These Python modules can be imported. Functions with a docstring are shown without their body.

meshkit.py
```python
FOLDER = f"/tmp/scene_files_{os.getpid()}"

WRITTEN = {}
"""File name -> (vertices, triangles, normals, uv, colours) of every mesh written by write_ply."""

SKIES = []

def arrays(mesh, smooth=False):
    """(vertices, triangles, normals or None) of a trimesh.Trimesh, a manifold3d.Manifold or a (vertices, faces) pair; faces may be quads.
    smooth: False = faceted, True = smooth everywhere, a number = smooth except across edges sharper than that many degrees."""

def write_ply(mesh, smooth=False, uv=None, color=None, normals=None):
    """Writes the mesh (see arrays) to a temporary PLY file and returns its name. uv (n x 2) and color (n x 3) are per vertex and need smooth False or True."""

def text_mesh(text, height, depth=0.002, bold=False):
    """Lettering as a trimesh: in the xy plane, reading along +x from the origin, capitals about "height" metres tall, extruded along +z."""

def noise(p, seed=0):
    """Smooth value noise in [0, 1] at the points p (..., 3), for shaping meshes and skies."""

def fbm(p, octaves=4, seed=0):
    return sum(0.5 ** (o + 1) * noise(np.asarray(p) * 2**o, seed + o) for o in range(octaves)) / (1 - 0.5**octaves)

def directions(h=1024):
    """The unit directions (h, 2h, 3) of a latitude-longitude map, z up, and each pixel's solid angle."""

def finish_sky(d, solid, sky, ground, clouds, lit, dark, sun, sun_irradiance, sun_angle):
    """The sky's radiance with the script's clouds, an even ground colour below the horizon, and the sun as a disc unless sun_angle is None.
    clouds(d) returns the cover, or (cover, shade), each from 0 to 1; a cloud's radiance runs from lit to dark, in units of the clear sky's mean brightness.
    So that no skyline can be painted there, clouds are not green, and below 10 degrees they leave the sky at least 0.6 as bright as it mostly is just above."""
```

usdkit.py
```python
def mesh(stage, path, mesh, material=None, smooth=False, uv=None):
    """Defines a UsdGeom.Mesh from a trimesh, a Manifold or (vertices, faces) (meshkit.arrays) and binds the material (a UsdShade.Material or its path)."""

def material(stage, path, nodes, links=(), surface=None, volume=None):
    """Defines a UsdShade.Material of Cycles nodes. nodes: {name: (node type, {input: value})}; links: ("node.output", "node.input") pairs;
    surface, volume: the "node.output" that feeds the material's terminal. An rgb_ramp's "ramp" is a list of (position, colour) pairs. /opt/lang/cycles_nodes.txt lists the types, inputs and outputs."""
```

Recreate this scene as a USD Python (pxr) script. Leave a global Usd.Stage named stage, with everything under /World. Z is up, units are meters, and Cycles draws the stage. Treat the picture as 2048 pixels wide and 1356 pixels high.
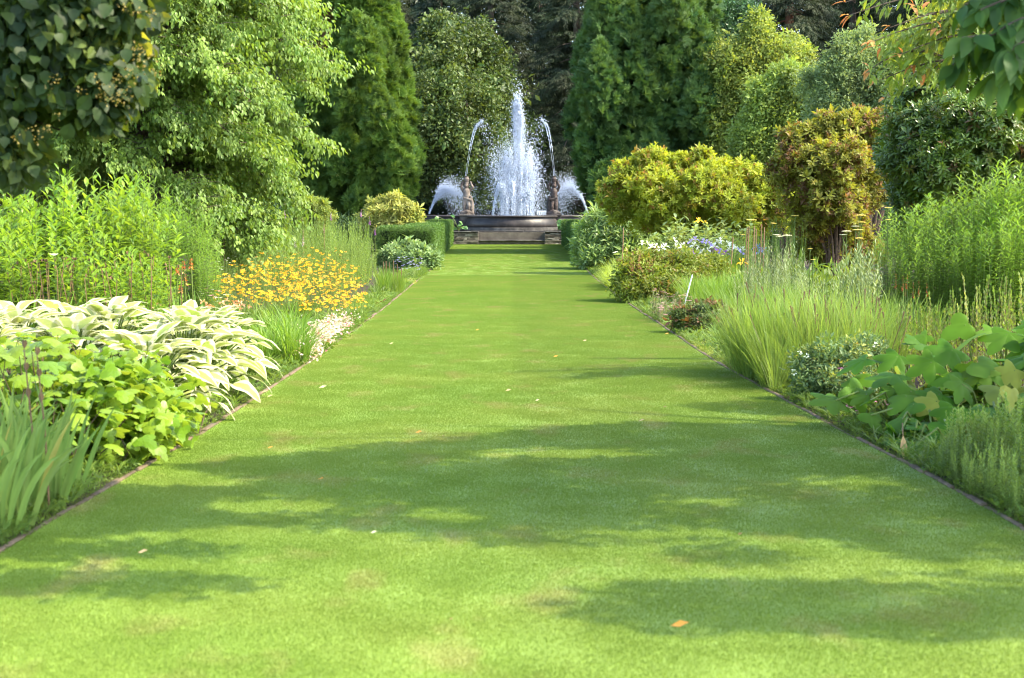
import math
import numpy as np, trimesh, shapely, usdkit, meshkit
import manifold3d as m3
from scipy.spatial.transform import Rotation
from shapely.geometry import Point, Polygon
from pxr import Usd, UsdGeom, UsdLux, UsdShade, Sdf, Gf, Vt

stage = Usd.Stage.CreateInMemory()
UsdGeom.SetStageUpAxis(stage, 'Z')
UsdGeom.SetStageMetersPerUnit(stage, 1.0)
UsdGeom.Xform.Define(stage, '/World')
stage.SetDefaultPrim(stage.GetPrimAtPath('/World'))
rng = np.random.default_rng(11)

# ------------------------------------------------------------------ camera, sky, sun, exposure
EYE, FPX, HZ = 1.5, 3000.0, 418.0           # eye height (m), focal length in photo pixels, horizon row
PITCH = math.atan((678 - HZ) / FPX)
cam = UsdGeom.Camera.Define(stage, '/World/camera')
cam.CreateHorizontalApertureAttr(23.6)
cam.CreateFocalLengthAttr(23.6 * FPX / 2048)
cam.CreateFStopAttr(2.8)
cam.CreateFocusDistanceAttr(26.0)
cam.CreateExposureAttr(2.38)
cam.AddTranslateOp().Set(Gf.Vec3d(0, 0, EYE))
cam.AddRotateXOp().Set(90 - math.degrees(PITCH))

SUN_EL, SUN_AZ = math.radians(47), math.radians(-11)      # azimuth from +x (right) towards +y (away)
SUN = np.array([math.cos(SUN_EL) * math.cos(SUN_AZ), math.cos(SUN_EL) * math.sin(SUN_AZ), math.sin(SUN_EL)])
sky = UsdLux.DomeLight.Define(stage, '/World/sky')
skymat = usdkit.material(stage, '/World/Looks/sky_air', {
    'sky': ('sky_texture', {'sky_type': 'single_scattering', 'sun_disc': False, 'sun_elevation': SUN_EL,
                            'sun_rotation': math.atan2(SUN[0], SUN[1]), 'aerosol_density': 1.8}),
    'bg': ('background_shader', {'strength': 0.15})}, [('sky.color', 'bg.color')], surface='bg.background')
UsdShade.MaterialBindingAPI.Apply(sky.GetPrim()).Bind(skymat)
sky.GetPrim().SetCustomDataByKey('kind', 'structure')
sun = UsdLux.DistantLight.Define(stage, '/World/sun')
sun.CreateNormalizeAttr(True); sun.CreateIntensityAttr(0.64); sun.CreateAngleAttr(0.55)
sun.CreateColorAttr(Gf.Vec3f(1.0, 0.89, 0.66))
zx = np.cross([0, 0, 1], SUN); zx /= np.linalg.norm(zx); zy = np.cross(SUN, zx)
M = Gf.Matrix4d(*zx, 0, *zy, 0, *SUN, 0, 0, 0, 20, 1)
sun.AddTransformOp().Set(M)

# ------------------------------------------------------------------ pixels <-> places
def ray(px, py):
    a, b = (np.asarray(px, float) - 1024) / FPX, (678 - np.asarray(py, float)) / FPX
    c, s = math.cos(PITCH), math.sin(PITCH)
    return np.stack(np.broadcast_arrays(a, c + b * s, -s + b * c), -1)
def at(px, py, Y):                            # the point seen at a photo pixel, Y metres ahead
    d = ray(px, py); return np.array([0, 0, EYE]) + d * (np.asarray(Y, float) / d[..., 1])[..., None]
def gr(px, py):                               # the ground point seen at a photo pixel
    d = ray(px, py); return np.array([0, 0, EYE]) + d * (EYE / -d[..., 2])[..., None]
def toP(P):
    P = np.atleast_2d(P) - [0, 0, EYE]; c, s = math.cos(PITCH), math.sin(PITCH)
    f = P[:, 1] * c - P[:, 2] * s; u = P[:, 1] * s + P[:, 2] * c
    return 1024 + FPX * P[:, 0] / f, 678 - FPX * u / f
def mpx(Y): return Y / FPX                    # metres per photo pixel at depth Y

# ------------------------------------------------------------------ scene writing
_names = {}
def numbered(path):
    n = _names.get(path, -1) + 1; _names[path] = n
    return path if n == 0 else f'{path}_{n:03d}'
def tagp(prim, **k):
    for a, b in k.items():
        if b: prim.SetCustomDataByKey(a, b)
class Thing:
    def __init__(s, name, label, cat, loc=(0, 0, 0), group=None, kind=None):
        s.path = numbered('/World/' + name); s.loc = np.asarray(loc, float)
        x = UsdGeom.Xform.Define(stage, s.path); x.AddTranslateOp().Set(Gf.Vec3d(*map(float, loc)))
        s.prim = x.GetPrim(); tagp(s.prim, label=label, category=cat, group=group, kind=kind)
    def part(s, name, mesh, mat, smooth=False, under=None, kind=None, label=None):
        v, f = (mesh if isinstance(mesh, tuple) else meshkit.arrays(mesh)[:2])
        p = numbered((under or s.path) + '/' + name)
        m = usdkit.mesh(stage, p, (np.asarray(v) - s.loc, f), mat, smooth)
        tagp(m.GetPrim(), kind=kind, label=label)
        return p
    def scatter(s, name, protos, mat, P, Q, S, under=None, label=None):
        """Many copies of small leaf sprays as one part."""
        p = numbered((under or s.path) + '/' + name)
        pi = UsdGeom.PointInstancer.Define(stage, p)
        tagp(pi.GetPrim(), kind='stuff', label=label)
        ts = []
        for i, pr in enumerate(protos):
            m = usdkit.mesh(stage, f'{p}/spray_{i:03d}', pr, mat[i % len(mat)] if isinstance(mat, list) else mat)
            ts.append(m.GetPath())
        pi.CreatePrototypesRel().SetTargets(ts)
        n = len(P)
        pi.CreateProtoIndicesAttr(Vt.IntArray.FromNumpy(rng.integers(0, len(protos), n).astype(np.int32)))
        pi.CreatePositionsAttr(Vt.Vec3fArray.FromNumpy((np.asarray(P) - s.loc).astype(np.float32)))
        pi.CreateOrientationsAttr(Vt.QuathArray.FromNumpy(np.asarray(Q).astype(np.float16)))
        S = np.asarray(S, float); S = np.repeat(S[:, None], 3, 1) if S.ndim == 1 else S
        pi.CreateScalesAttr(Vt.Vec3fArray.FromNumpy(S.astype(np.float32)))
        return p
def single(name, mesh, mat, label=None, cat=None, group=None, kind=None, smooth=False):
    p = numbered('/World/' + name)
    v, f = (mesh if isinstance(mesh, tuple) else meshkit.arrays(mesh)[:2])
    m = usdkit.mesh(stage, p, (v, f), mat, smooth)
    tagp(m.GetPrim(), label=label, category=cat, group=group, kind=kind)
    return p

# ------------------------------------------------------------------ shape helpers
def nrm(a): a = np.asarray(a, float); return a / (np.linalg.norm(a, axis=-1, keepdims=True) + 1e-12)
def cat(ms):
    vs, fs, n = [], [], 0
    for v, f in ms: vs.append(v); fs.append(np.asarray(f) + n); n += len(v)
    return np.vstack(vs), np.vstack(fs)
def leaf(w=.4, k=2, fold=.25, droop=.25, tip=.55, wave=0.):
    """A leaf along +x, length 1: midrib and two halves. tip: where it is widest; w: full width."""
    xs = np.linspace(0, 1, k + 2)[1:-1]
    prof = np.where(xs < tip, np.sin(xs / tip * np.pi / 2), np.cos((xs - tip) / (1 - tip) * np.pi / 2)) * w / 2
    prof = np.maximum(prof, w * .12)
    V = [(0, 0, 0)]
    for i, (x, h) in enumerate(zip(xs, prof)):
        z = -droop * x * x; wv = wave * (1 if i % 2 else -1)
        V += [(x, h, z + fold * h + wv), (x, 0, z), (x, -h, z + fold * h - wv)]
    V.append((1, 0, -droop)); V = np.array(V, float); e = len(V) - 1
    F = [(0, 2, 1), (0, 3, 2)]
    for i in range(k - 1):
        a, b = 1 + 3 * i, 4 + 3 * i
        F += [(a, a + 1, b + 1), (a, b + 1, b), (a + 1, a + 2, b + 2), (a + 1, b + 2, b + 1)]
    a = 1 + 3 * (k - 1); F += [(a, a + 1, e), (a + 1, a + 2, e)]
    return V, np.array(F)
def lay(tpl, P, D, U, S):
    """Copies of a template: x along D, z as near U as can be, scaled by S."""
    v, f = tpl; P, D, U = (np.atleast_2d(a).astype(float) for a in (P, D, U)); n = max(len(P), len(D))
    P, D, U = (np.broadcast_to(a, (n, 3)) for a in (P, D, U))
    S = np.broadcast_to(np.asarray(S, float), (n,))
    X = nrm(D); Yv = nrm(np.cross(U, X)); Z = np.cross(X, Yv)
    W = P[:, None] + S[:, None, None] * (v[None, :, :1] * X[:, None] + v[None, :, 1:2] * Yv[:, None] + v[None, :, 2:] * Z[:, None])
    return W.reshape(-1, 3), (f[None] + (np.arange(n) * len(v))[:, None, None]).reshape(-1, 3)
def tube(pts, radii, sides=6):
    p = np.asarray(pts, float); t = nrm(np.gradient(p, axis=0))
    a = nrm(np.cross(t, np.where(np.abs(t[:, 2:]) < .9, [0, 0, 1.], [1., 0, 0]))); b = np.cross(t, a)
    ang = np.arange(sides) * 2 * np.pi / sides; r = np.broadcast_to(radii, (len(p),))[:, None, None]
    v = p[:, None] + r * (np.cos(ang)[None, :, None] * a[:, None] + np.sin(ang)[None, :, None] * b[:, None])
    i, j = np.meshgrid(np.arange(len(p) - 1), np.arange(sides), indexing='ij'); k = (j + 1) % sides
    q = np.stack([i * sides + j, i * sides + k, (i + 1) * sides + k, (i + 1) * sides + j], -1).reshape(-1, 4)
    F = np.vstack([q[:, [0, 1, 2]], q[:, [0, 2, 3]]])
    e = (len(p) - 1) * sides
    cap = np.array([(e, e + s, e + s + 1) for s in range(1, sides - 1)] + [(0, s + 1, s) for s in range(1, sides - 1)])
    return v.reshape(-1, 3), np.vstack([F, cap])
def box(x0, x1, y0, y1, z0, z1):
    m = trimesh.creation.box([x1 - x0, y1 - y0, z1 - z0]); m.apply_translation([(x0 + x1) / 2, (y0 + y1) / 2, (z0 + z1) / 2])
    return np.array(m.vertices), np.array(m.faces)
def rbox(x0, x1, y0, y1, z0, z1, r=.01):
    """A box with chamfered edges."""
    P = np.array([[x, y, z] for x in (x0, x1) for y in (y0, y1) for z in (z0, z1)], float); c = P.mean(0); s = np.sign(P - c)
    pts = np.vstack([P - s * r * np.array(k) for k in ((0, 1, 1), (1, 0, 1), (1, 1, 0))])
    return meshkit.arrays(m3.Manifold.hull_points(pts))[:2]
def rot_z(a): return Rotation.from_rotvec(np.outer(a, [0, 0, 1]))
def q_up(n, lean=.15, yaw=None):
    """Upright with a random spin and a little lean."""
    spin = rot_z(rng.uniform(0, 2 * np.pi, n) if yaw is None else yaw)
    a = rng.uniform(0, 2 * np.pi, n); l = rng.normal(0, lean, n)
    return (Rotation.from_rotvec(np.stack([np.cos(a) * l, np.sin(a) * l, 0 * l], 1)) * spin).as_quat()
def q_z(N):
    """z turned to N, random spin."""
    N = nrm(N); X = nrm(np.cross(nrm(rng.normal(size=N.shape)), N)); Yv = np.cross(N, X)
    return Rotation.from_matrix(np.stack([X, Yv, N], -1)).as_quat()
def q_xz(D, U):
    """x along D, z as near U as can be."""
    X = nrm(D); Yv = nrm(np.cross(np.broadcast_to(U, X.shape), X)); return Rotation.from_matrix(np.stack([X, Yv, np.cross(X, Yv)], -1)).as_quat()
def U(a, b, n=None): return rng.uniform(a, b, n)

# ------------------------------------------------------------------ materials
def leafmat(name, c1, c2, trans=.38, tcol=None, rough=.5, ns=1.2, spec=.35, var=.3, c3=None, amt=.6):
    """c1..c2 between leaves, var = slow change over the plant, tcol = light through the blade, c3 = some leaves of another colour."""
    tcol = tcol or tuple(min(1, c * k) for c, k in zip([(a + b) / 2 for a, b in zip(c1, c2)], (1.5, 1.35, .6)))
    n = {'geo': ('geometry', {}), 'ob': ('object_info', {}),
         'ad': ('math', {'math_type': 'add'}), 'fr': ('math', {'math_type': 'fraction'}),
         'nz': ('noise_texture', {'scale': ns, 'detail': 3.0}),
         'rp': ('rgb_ramp', {'ramp': [(0, c1), (.8, c2), (1, c2)] if c3 is None else [(0, c1), (amt, c2), (min(.99, amt + .12), c3), (1, c3)]}),
         'mr': ('map_range', {'from_min': .3, 'from_max': .7, 'to_min': 1 - var, 'to_max': 1 + var, 'clamp': True}),
         'ml': ('vector_math', {'math_type': 'scale'}), 'tm': ('vector_math', {'math_type': 'multiply', 'vector2': tuple(t / max(1e-3, (a + b) / 2) for t, a, b in zip(tcol, c1, c2))}),
         'pb': ('principled_bsdf', {'roughness': rough, 'specular_ior_level': spec}),
         'tr': ('translucent_bsdf', {}), 'mx': ('mix_closure', {'fac': trans})}
    L = [('geo.random_per_island', 'ad.value1'), ('ob.random', 'ad.value2'), ('ad.value', 'fr.value1'), ('fr.value', 'rp.fac'),
         ('geo.position', 'nz.vector'), ('nz.fac', 'mr.value'), ('rp.color', 'ml.vector1'), ('mr.result', 'ml.scale'),
         ('ml.vector', 'pb.base_color'), ('ml.vector', 'tm.vector1'), ('tm.vector', 'tr.color'),
         ('pb.BSDF', 'mx.closure1'), ('tr.BSDF', 'mx.closure2')]
    return usdkit.material(stage, '/World/Looks/' + name, n, L, surface='mx.closure')
def mat(name, c1, c2, ns=6., rough=.8, bump=.3, spec=.3, detail=5., stretch=(1, 1, 1), c3=None, bd=.02, lo=.3, hi=.7):
    n = {'geo': ('geometry', {}), 'mp': ('mapping', {'scale': stretch}), 'nz': ('noise_texture', {'scale': ns, 'detail': detail, 'roughness': .6}),
         'rp': ('rgb_ramp', {'ramp': [(lo, c1), (hi, c2)] if c3 is None else [(lo, c1), ((lo + hi) / 2, c2), (hi, c3)]}),
         'n2': ('noise_texture', {'scale': ns * 6, 'detail': 4.}), 'bp': ('bump', {'strength': bump, 'distance': bd}),
         'pb': ('principled_bsdf', {'roughness': rough, 'specular_ior_level': spec})}
    return usdkit.material(stage, '/World/Looks/' + name, n, [('geo.position', 'mp.vector'), ('mp.vector', 'nz.vector'), ('mp.vector', 'n2.vector'), ('nz.fac', 'rp.fac'),
        ('rp.color', 'pb.base_color'), ('n2.fac', 'bp.height'), ('bp.normal', 'pb.normal'), ('pb.BSDF', 'pb.x')][:-1], surface='pb.BSDF')
bark = mat('bark', (.045, .035, .025), (.13, .105, .08), 9, .95, .6, stretch=(1, 1, .25))
bark_red = mat('bark_red', (.06, .03, .02), (.2, .09, .05), 6, .95, .6, stretch=(1, 1, .15))
twig = mat('twig', (.05, .035, .02), (.12, .08, .05), 20, .9, .3)
soil = mat('soil', (.012, .008, .006), (.032, .022, .015), 5, .95, .8, c3=(.06, .045, .028))
def bunch(n, R, L, w=.45, k=1, up=.35, fold=.25, droop=.3, hang=0.):
    """A loose cluster: n leaves through a ball of radius R, mostly facing up and out."""
    d = nrm(rng.normal(size=(n, 3))); P = d * R * np.cbrt(U(.15, 1, n))[:, None]
    D = nrm(d + rng.normal(0, .6, (n, 3)) + [0, 0, -hang]); Un = nrm(rng.normal(0, .55, (n, 3)) + d * .4 + [0, 0, up])
    return lay(leaf(w, k, fold, droop), P, D, Un, L * U(.65, 1.2, n))
def blades_(n):
    a = U(0, 6.28, n); D = np.c_[np.cos(a) * .6, np.sin(a) * .6, np.full(n, .9)]
    return lay(leaf(.07, 2, .2, .5, .4), np.c_[U(-.03, .03, (n, 2)), 0 * a], D, np.c_[-np.cos(a), -np.sin(a), np.full(n, .5)], U(.12, .24, n))
# ------------------------------------------------------------------ ground, lawn and its edging
LEFT_PX = [(11.5, 1096), (115, 1032), (230, 964), (414, 860), (614, 733), (704, 662), (768, 620), (870, 537), (884, 512), (894, 492)]
RIGHT_PX = [(2045, 1055), (1887, 961), (1708, 873), (1530, 780), (1420, 718), (1313, 644), (1262, 611), (1194, 563), (1176, 545), (1146, 515), (1134, 492)]
def edge(px, near):
    p = np.array([gr(*q)[:2] for q in px]); p[:, 0] = np.convolve(np.r_[p[0, 0], p[:, 0], p[-1, 0]], [.25, .5, .25], 'valid')
    return np.vstack([[near, -8], p])
EL, ER = edge(LEFT_PX, -2.3), edge(RIGHT_PX, 2.38)
WALL_Y = 64.0
EL[-1, 1] = ER[-1, 1] = WALL_Y
def xl(y): return np.interp(y, EL[:, 1], EL[:, 0])
def xr(y): return np.interp(y, ER[:, 1], ER[:, 0])
ys = np.unique(np.r_[np.linspace(-8, 30, 80), np.linspace(30, WALL_Y, 40)])
g = trimesh.creation.box([170, 220, .2]); g.apply_translation([0, 60, -.14])
single('ground', g, soil, kind='structure')

def lawnmat(name, blades):
    """Mown turf: green, with straw-coloured worn patches and faint mowing lines along the walk."""
    n = {'geo': ('geometry', {}),
         'a': ('noise_texture', {'scale': .7, 'detail': 3., 'roughness': .5}), 'mp': ('mapping', {'scale': (1.1, .62, 1)}),
         'b': ('noise_texture', {'scale': 2.2, 'detail': 3., 'roughness': .5}),
         'rd': ('map_range', {'from_min': .56, 'from_max': .76, 'to_min': 0, 'to_max': .55, 'clamp': True}),
         'ra': ('rgb_ramp', {'ramp': [(.25, (.140, .228, .026)), (.5, (.164, .246, .030)), (.75, (.196, .260, .038))]}),
         'mi': ('mix_color', {'b': (.30, .235, .09)}),
         'rn': ('map_range', {'from_min': 0, 'from_max': 1, 'to_min': .86, 'to_max': 1.14}), 'ml': ('vector_math', {'math_type': 'scale'}),
         'sx': ('separate_xyz', {}), 'ms': ('map_range', {'from_min': -.05, 'from_max': .08, 'to_min': 1.03, 'to_max': .95, 'clamp': True}), 'm2': ('vector_math', {'math_type': 'scale'}),
         'pb': ('principled_bsdf', {'roughness': .55, 'specular_ior_level': .25})}
    L = [('geo.position', 'a.vector'), ('geo.position', 'mp.vector'), ('mp.vector', 'b.vector'), ('b.fac', 'rd.value'), ('a.fac', 'ra.fac'),
         ('ra.color', 'mi.a'), ('rd.result', 'mi.fac'), ('mi.result', 'm2.vector1'), ('geo.position', 'sx.vector'), ('sx.x', 'ms.value'), ('ms.result', 'm2.scale'), ('m2.vector', 'ml.vector1')]
    if blades:
        n |= {'tr': ('translucent_bsdf', {}), 'mx': ('mix_closure', {'fac': .42})}
        L += [('geo.random_per_island', 'rn.value'), ('rn.result', 'ml.scale'), ('ml.vector', 'pb.base_color'), ('ml.vector', 'tr.color'), ('pb.BSDF', 'mx.closure1'), ('tr.BSDF', 'mx.closure2')]
        return usdkit.material(stage, '/World/Looks/' + name, n, L, surface='mx.closure')
    n['n3'] = ('noise_texture', {'scale': 60., 'detail': 3.})
    L += [('geo.position', 'n3.vector'), ('n3.fac', 'rn.value'), ('rn.result', 'ml.scale'), ('ml.vector', 'pb.base_color')]
    return usdkit.material(stage, '/World/Looks/' + name, n, L, surface='pb.BSDF')
turf, bladem = lawnmat('turf', False), lawnmat('grass_blade', True)
Lv = np.stack([xl(ys), ys, 0 * ys], 1); Rv = np.stack([xr(ys), ys, 0 * ys], 1)
V = np.empty((2 * len(ys), 3)); V[0::2] = Lv; V[1::2] = Rv
F = np.array([(2 * i, 2 * i + 1, 2 * i + 3) for i in range(len(ys) - 1)] + [(2 * i, 2 * i + 3, 2 * i + 2) for i in range(len(ys) - 1)])
V[:, 2] = -.006
single('lawn', (V, F), turf, kind='structure')
# blades: square pieces of turf, turned at random
def turf_piece(n):
    P = np.c_[np.clip(rng.normal(0, .11, (n, 2)), -.3, .3), np.full(n, -.006)]
    a = U(0, 6.28, n); lean = np.abs(rng.normal(0, .7, n)); h = U(.005, .0115, n); w = U(.0009, .0017, n)
    tip = P + np.c_[np.cos(a) * np.sin(lean) * h, np.sin(a) * np.sin(lean) * h, np.cos(lean) * h]
    s = np.c_[np.cos(a + 1.6) * w, np.sin(a + 1.6) * w, 0 * w]
    v = np.stack([P - s, P + s, tip], 1).reshape(-1, 3)
    return v, np.arange(3 * n).reshape(-1, 3)
gx, gy = [], []
for y in np.arange(3.0, WALL_Y - .3, .12):
    if y > 34 and int(round(y / .12)) % 2: continue
    st = .15 if y < 34 else .24; x = np.linspace(xl(y) + .06, xr(y) - .06, int((xr(y) - xl(y) - .24) / st) + 2); gx.append(x + U(-.1, .1, len(x))); gy.append(np.full(len(x), y) + U(-.1, .1, len(x)))
gx, gy = np.concatenate(gx), np.concatenate(gy); gx = np.clip(gx, xl(gy) + .07, xr(gy) - .07)
T = Thing('grass', 'short mown green grass blades with straw-coloured worn patches covering the garden walk', 'grass', (0, 30, 0), kind='stuff')
T.scatter('blade_cover', [turf_piece(900) for _ in range(4)], bladem, np.c_[gx, gy, 0 * gx], rot_z(U(0, 6.28, len(gx))).as_quat(), U(.9, 1.15, len(gx)))

stone_e = mat('edging_stone', (.05, .036, .022), (.14, .10, .062), 4, .9, .5, c3=(.09, .075, .05))
for side, fx, lab in ((-1, xl, 'narrow brown stone edging between the lawn and the flower bed with the hostas'), (1, xr, 'narrow brown stone edging between the lawn and the flower bed with the irises')):
    T = Thing('lawn_edging', lab, 'edging', (fx(20.), 20, 0))
    y = 4.2
    while y < (39 if side < 0 else 42):
        l = .24 + .5 * max(0, (y - 8) / 30) + U(-.03, .05); x0, x1 = fx(y), fx(y + l)
        w = .032 + U(-.006, .008); h = U(-.004, .010); ins = U(-.008, .008)
        v, f = rbox(0, w, 0, l - .012, -.09, h, .007); v = v.copy()
        v[:, 0] = v[:, 0] * side + ins + x0 + (x1 - x0) * v[:, 1] / l; v[:, 1] += y
        T.part('edging_stone', (v, f if side > 0 else f[:, ::-1]), stone_e); y += l

lowg = leafmat('low_weeds', (.075, .15, .022), (.15, .23, .04), .4, ns=2.)
LT = [bunch(16, .07, .06, .3) for _ in range(3)] + [blades_(14) for _ in range(2)]
for side, fx, lab in ((-1, xl, 'low green foliage creeping to the left lawn edging'), (1, xr, 'low green foliage creeping to the right lawn edging')):
    n = 2600; y = 6.2 + 33 * U(0, 1, n) ** 1.5; d = U(.035, .6, n) ** 1.3 + .02; P = np.c_[fx(y) + side * d, y, np.full(n, .015)]
    T = Thing('ground_cover', lab, 'ground cover', (fx(15.) + side * .3, 15, 0), kind='stuff'); T.scatter('leaves', LT, lowg, P, rot_z(U(0, 6.28, n)).as_quat(), U(.5, 1.15, n) * (.5 + d * 1.2))

# fallen leaves on the lawn (pixel, width in pixels, colour)
fl_m = {'orange': leafmat('fallen_orange', (.55, .22, .03), (.6, .3, .05), .25, var=.2), 'tan': leafmat('fallen_tan', (.42, .26, .13), (.5, .36, .2), .2, var=.2),
        'pale': leafmat('fallen_pale', (.6, .52, .3), (.65, .58, .4), .25, var=.15), 'brown': leafmat('fallen_brown', (.2, .1, .05), (.26, .14, .07), .15, var=.2)}
FALL = [(1360, 1264, 38, 'orange', 'large orange fallen leaf lying nearest the camera on the lawn'), (644, 966, 16, 'orange', 'orange fallen leaf in the tree shadow left of the lawn middle'),
        (748, 1075, 14, 'pale', 'pale fallen leaf at the near rim of the tree shadow'), (838, 872, 15, 'orange', 'orange fallen leaf just beyond the tree shadow'), (887, 879, 8, 'brown', 'brown fallen leaf at the far rim of the tree shadow'),
        (541, 903, 12, 'orange', 'small orange fallen leaf beyond the tips of the tree shadow'), (1284, 848, 16, 'tan', 'tan fallen leaf at the shadow top right of centre'), (1075, 807, 10, 'pale', 'pale fallen leaf in sun above the tree shadow'),
        (1017, 787, 12, 'tan', 'tan fallen leaf in the sunny middle of the lawn'), (646, 781, 16, 'pale', 'pale fallen leaf on sunny grass near the hosta corner'), (541, 799, 15, 'pale', 'pale fallen leaf close to the edging under the hostas'), (530, 790, 13, 'tan', 'tan fallen leaf touching the edging under the hostas'),
        (1170, 686, 9, 'tan', 'tiny tan fallen leaf near the lawn middle'), (1335, 672, 8, 'orange', 'orange fallen leaf beside the right lawn edging'), (783, 692, 10, 'pale', 'pale fallen leaf beyond the daylilies'), (955, 664, 7, 'orange', 'tiny orange fallen leaf far along the lawn'),
        (1112, 718, 9, 'orange', 'small orange fallen leaf on bright grass'), (1330, 820, 9, 'brown', 'small brown fallen leaf near the isolated shadow patch'), (903, 1250, 10, 'brown', 'small brown fallen leaf near the bottom of the photo'), (287, 1115, 22, 'tan', 'faded tan fallen leaf in the left shadow'),
        (1480, 1078, 9, 'brown', 'small brown fallen leaf in the wide shadow on the right')]
for px, py, w, c, lab in FALL:
    p = gr(px, py); s = w * mpx(p[1]) * 1.05; a = U(-.6, .6)
    v, f = lay(leaf(.55, 3, .3, -.18, .45, .03), [p + [-s / 2, 0, .022]], [[math.cos(a), math.sin(a), .1]], [[.1, -.3, 1]], s)
    single('fallen_leaf', (v, f), fl_m[c], label=lab, cat='leaf', group='leaves fallen on the lawn', smooth=True)
# ------------------------------------------------------------------ fountain terrace: steps, dry stone walls, basin, statues, water
stone_d = mat('wet_stone', (.006, .005, .005), (.020, .017, .015), 1.6, .45, .5, .35, c3=(.05, .04, .035), stretch=(1, 1, .45))
stone_s = mat('step_stone', (.015, .014, .013), (.05, .047, .042), 2.4, .75, .5, .3, c3=(.12, .115, .10))
stone_w = [mat('wall_stone_dark', (.045, .038, .03), (.11, .095, .075), 6, .9, .6), mat('wall_stone_mid', (.08, .07, .055), (.17, .15, .12), 6, .9, .6), mat('wall_stone_pale', (.16, .145, .12), (.28, .26, .22), 6, .9, .6)]
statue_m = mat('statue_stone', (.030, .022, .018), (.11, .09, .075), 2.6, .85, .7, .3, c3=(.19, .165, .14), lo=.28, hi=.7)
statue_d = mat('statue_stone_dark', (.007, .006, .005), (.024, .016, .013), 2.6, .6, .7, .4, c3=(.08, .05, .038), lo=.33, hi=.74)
water_m = usdkit.material(stage, '/World/Looks/pool_water', {'nz': ('noise_texture', {'scale': 5., 'detail': 4.}), 'geo': ('geometry', {}), 'bp': ('bump', {'strength': .7, 'distance': .05}),
    'pb': ('principled_bsdf', {'base_color': (.05, .075, .07), 'roughness': .08, 'ior': 1.33})}, [('geo.position', 'nz.vector'), ('nz.fac', 'bp.height'), ('bp.normal', 'pb.normal')], surface='pb.BSDF')
def p64(px): return (px - 1024) * mpx(WALL_Y)
TOPZ = .565
SX0, SX1 = p64(957), p64(1089)
T = Thing('stone_steps', 'three worn grey stone steps rising from the lawn to the fountain', 'steps', ((SX0 + SX1) / 2, WALL_Y, 0))
for k in range(3):
    z1 = TOPZ * (k + 1) / 3; y0 = WALL_Y + .02 + .36 * k
    n = 3
    xs = np.linspace(SX0, SX1, n + 1) + np.r_[0, U(-.25, .25, n - 1), 0]
    for i in range(n):
        T.part('riser', rbox(xs[i] + .006, xs[i + 1] - .006, y0 + .045, y0 + .36, z1 - TOPZ / 3, z1 - .055, .008), stone_w[0])
        T.part('tread', rbox(xs[i] + .004, xs[i + 1] - .004, y0 - .01 + U(-.01, .01), y0 + .41, z1 - .052, z1 - U(0, .006), .014), stone_s)
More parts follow.
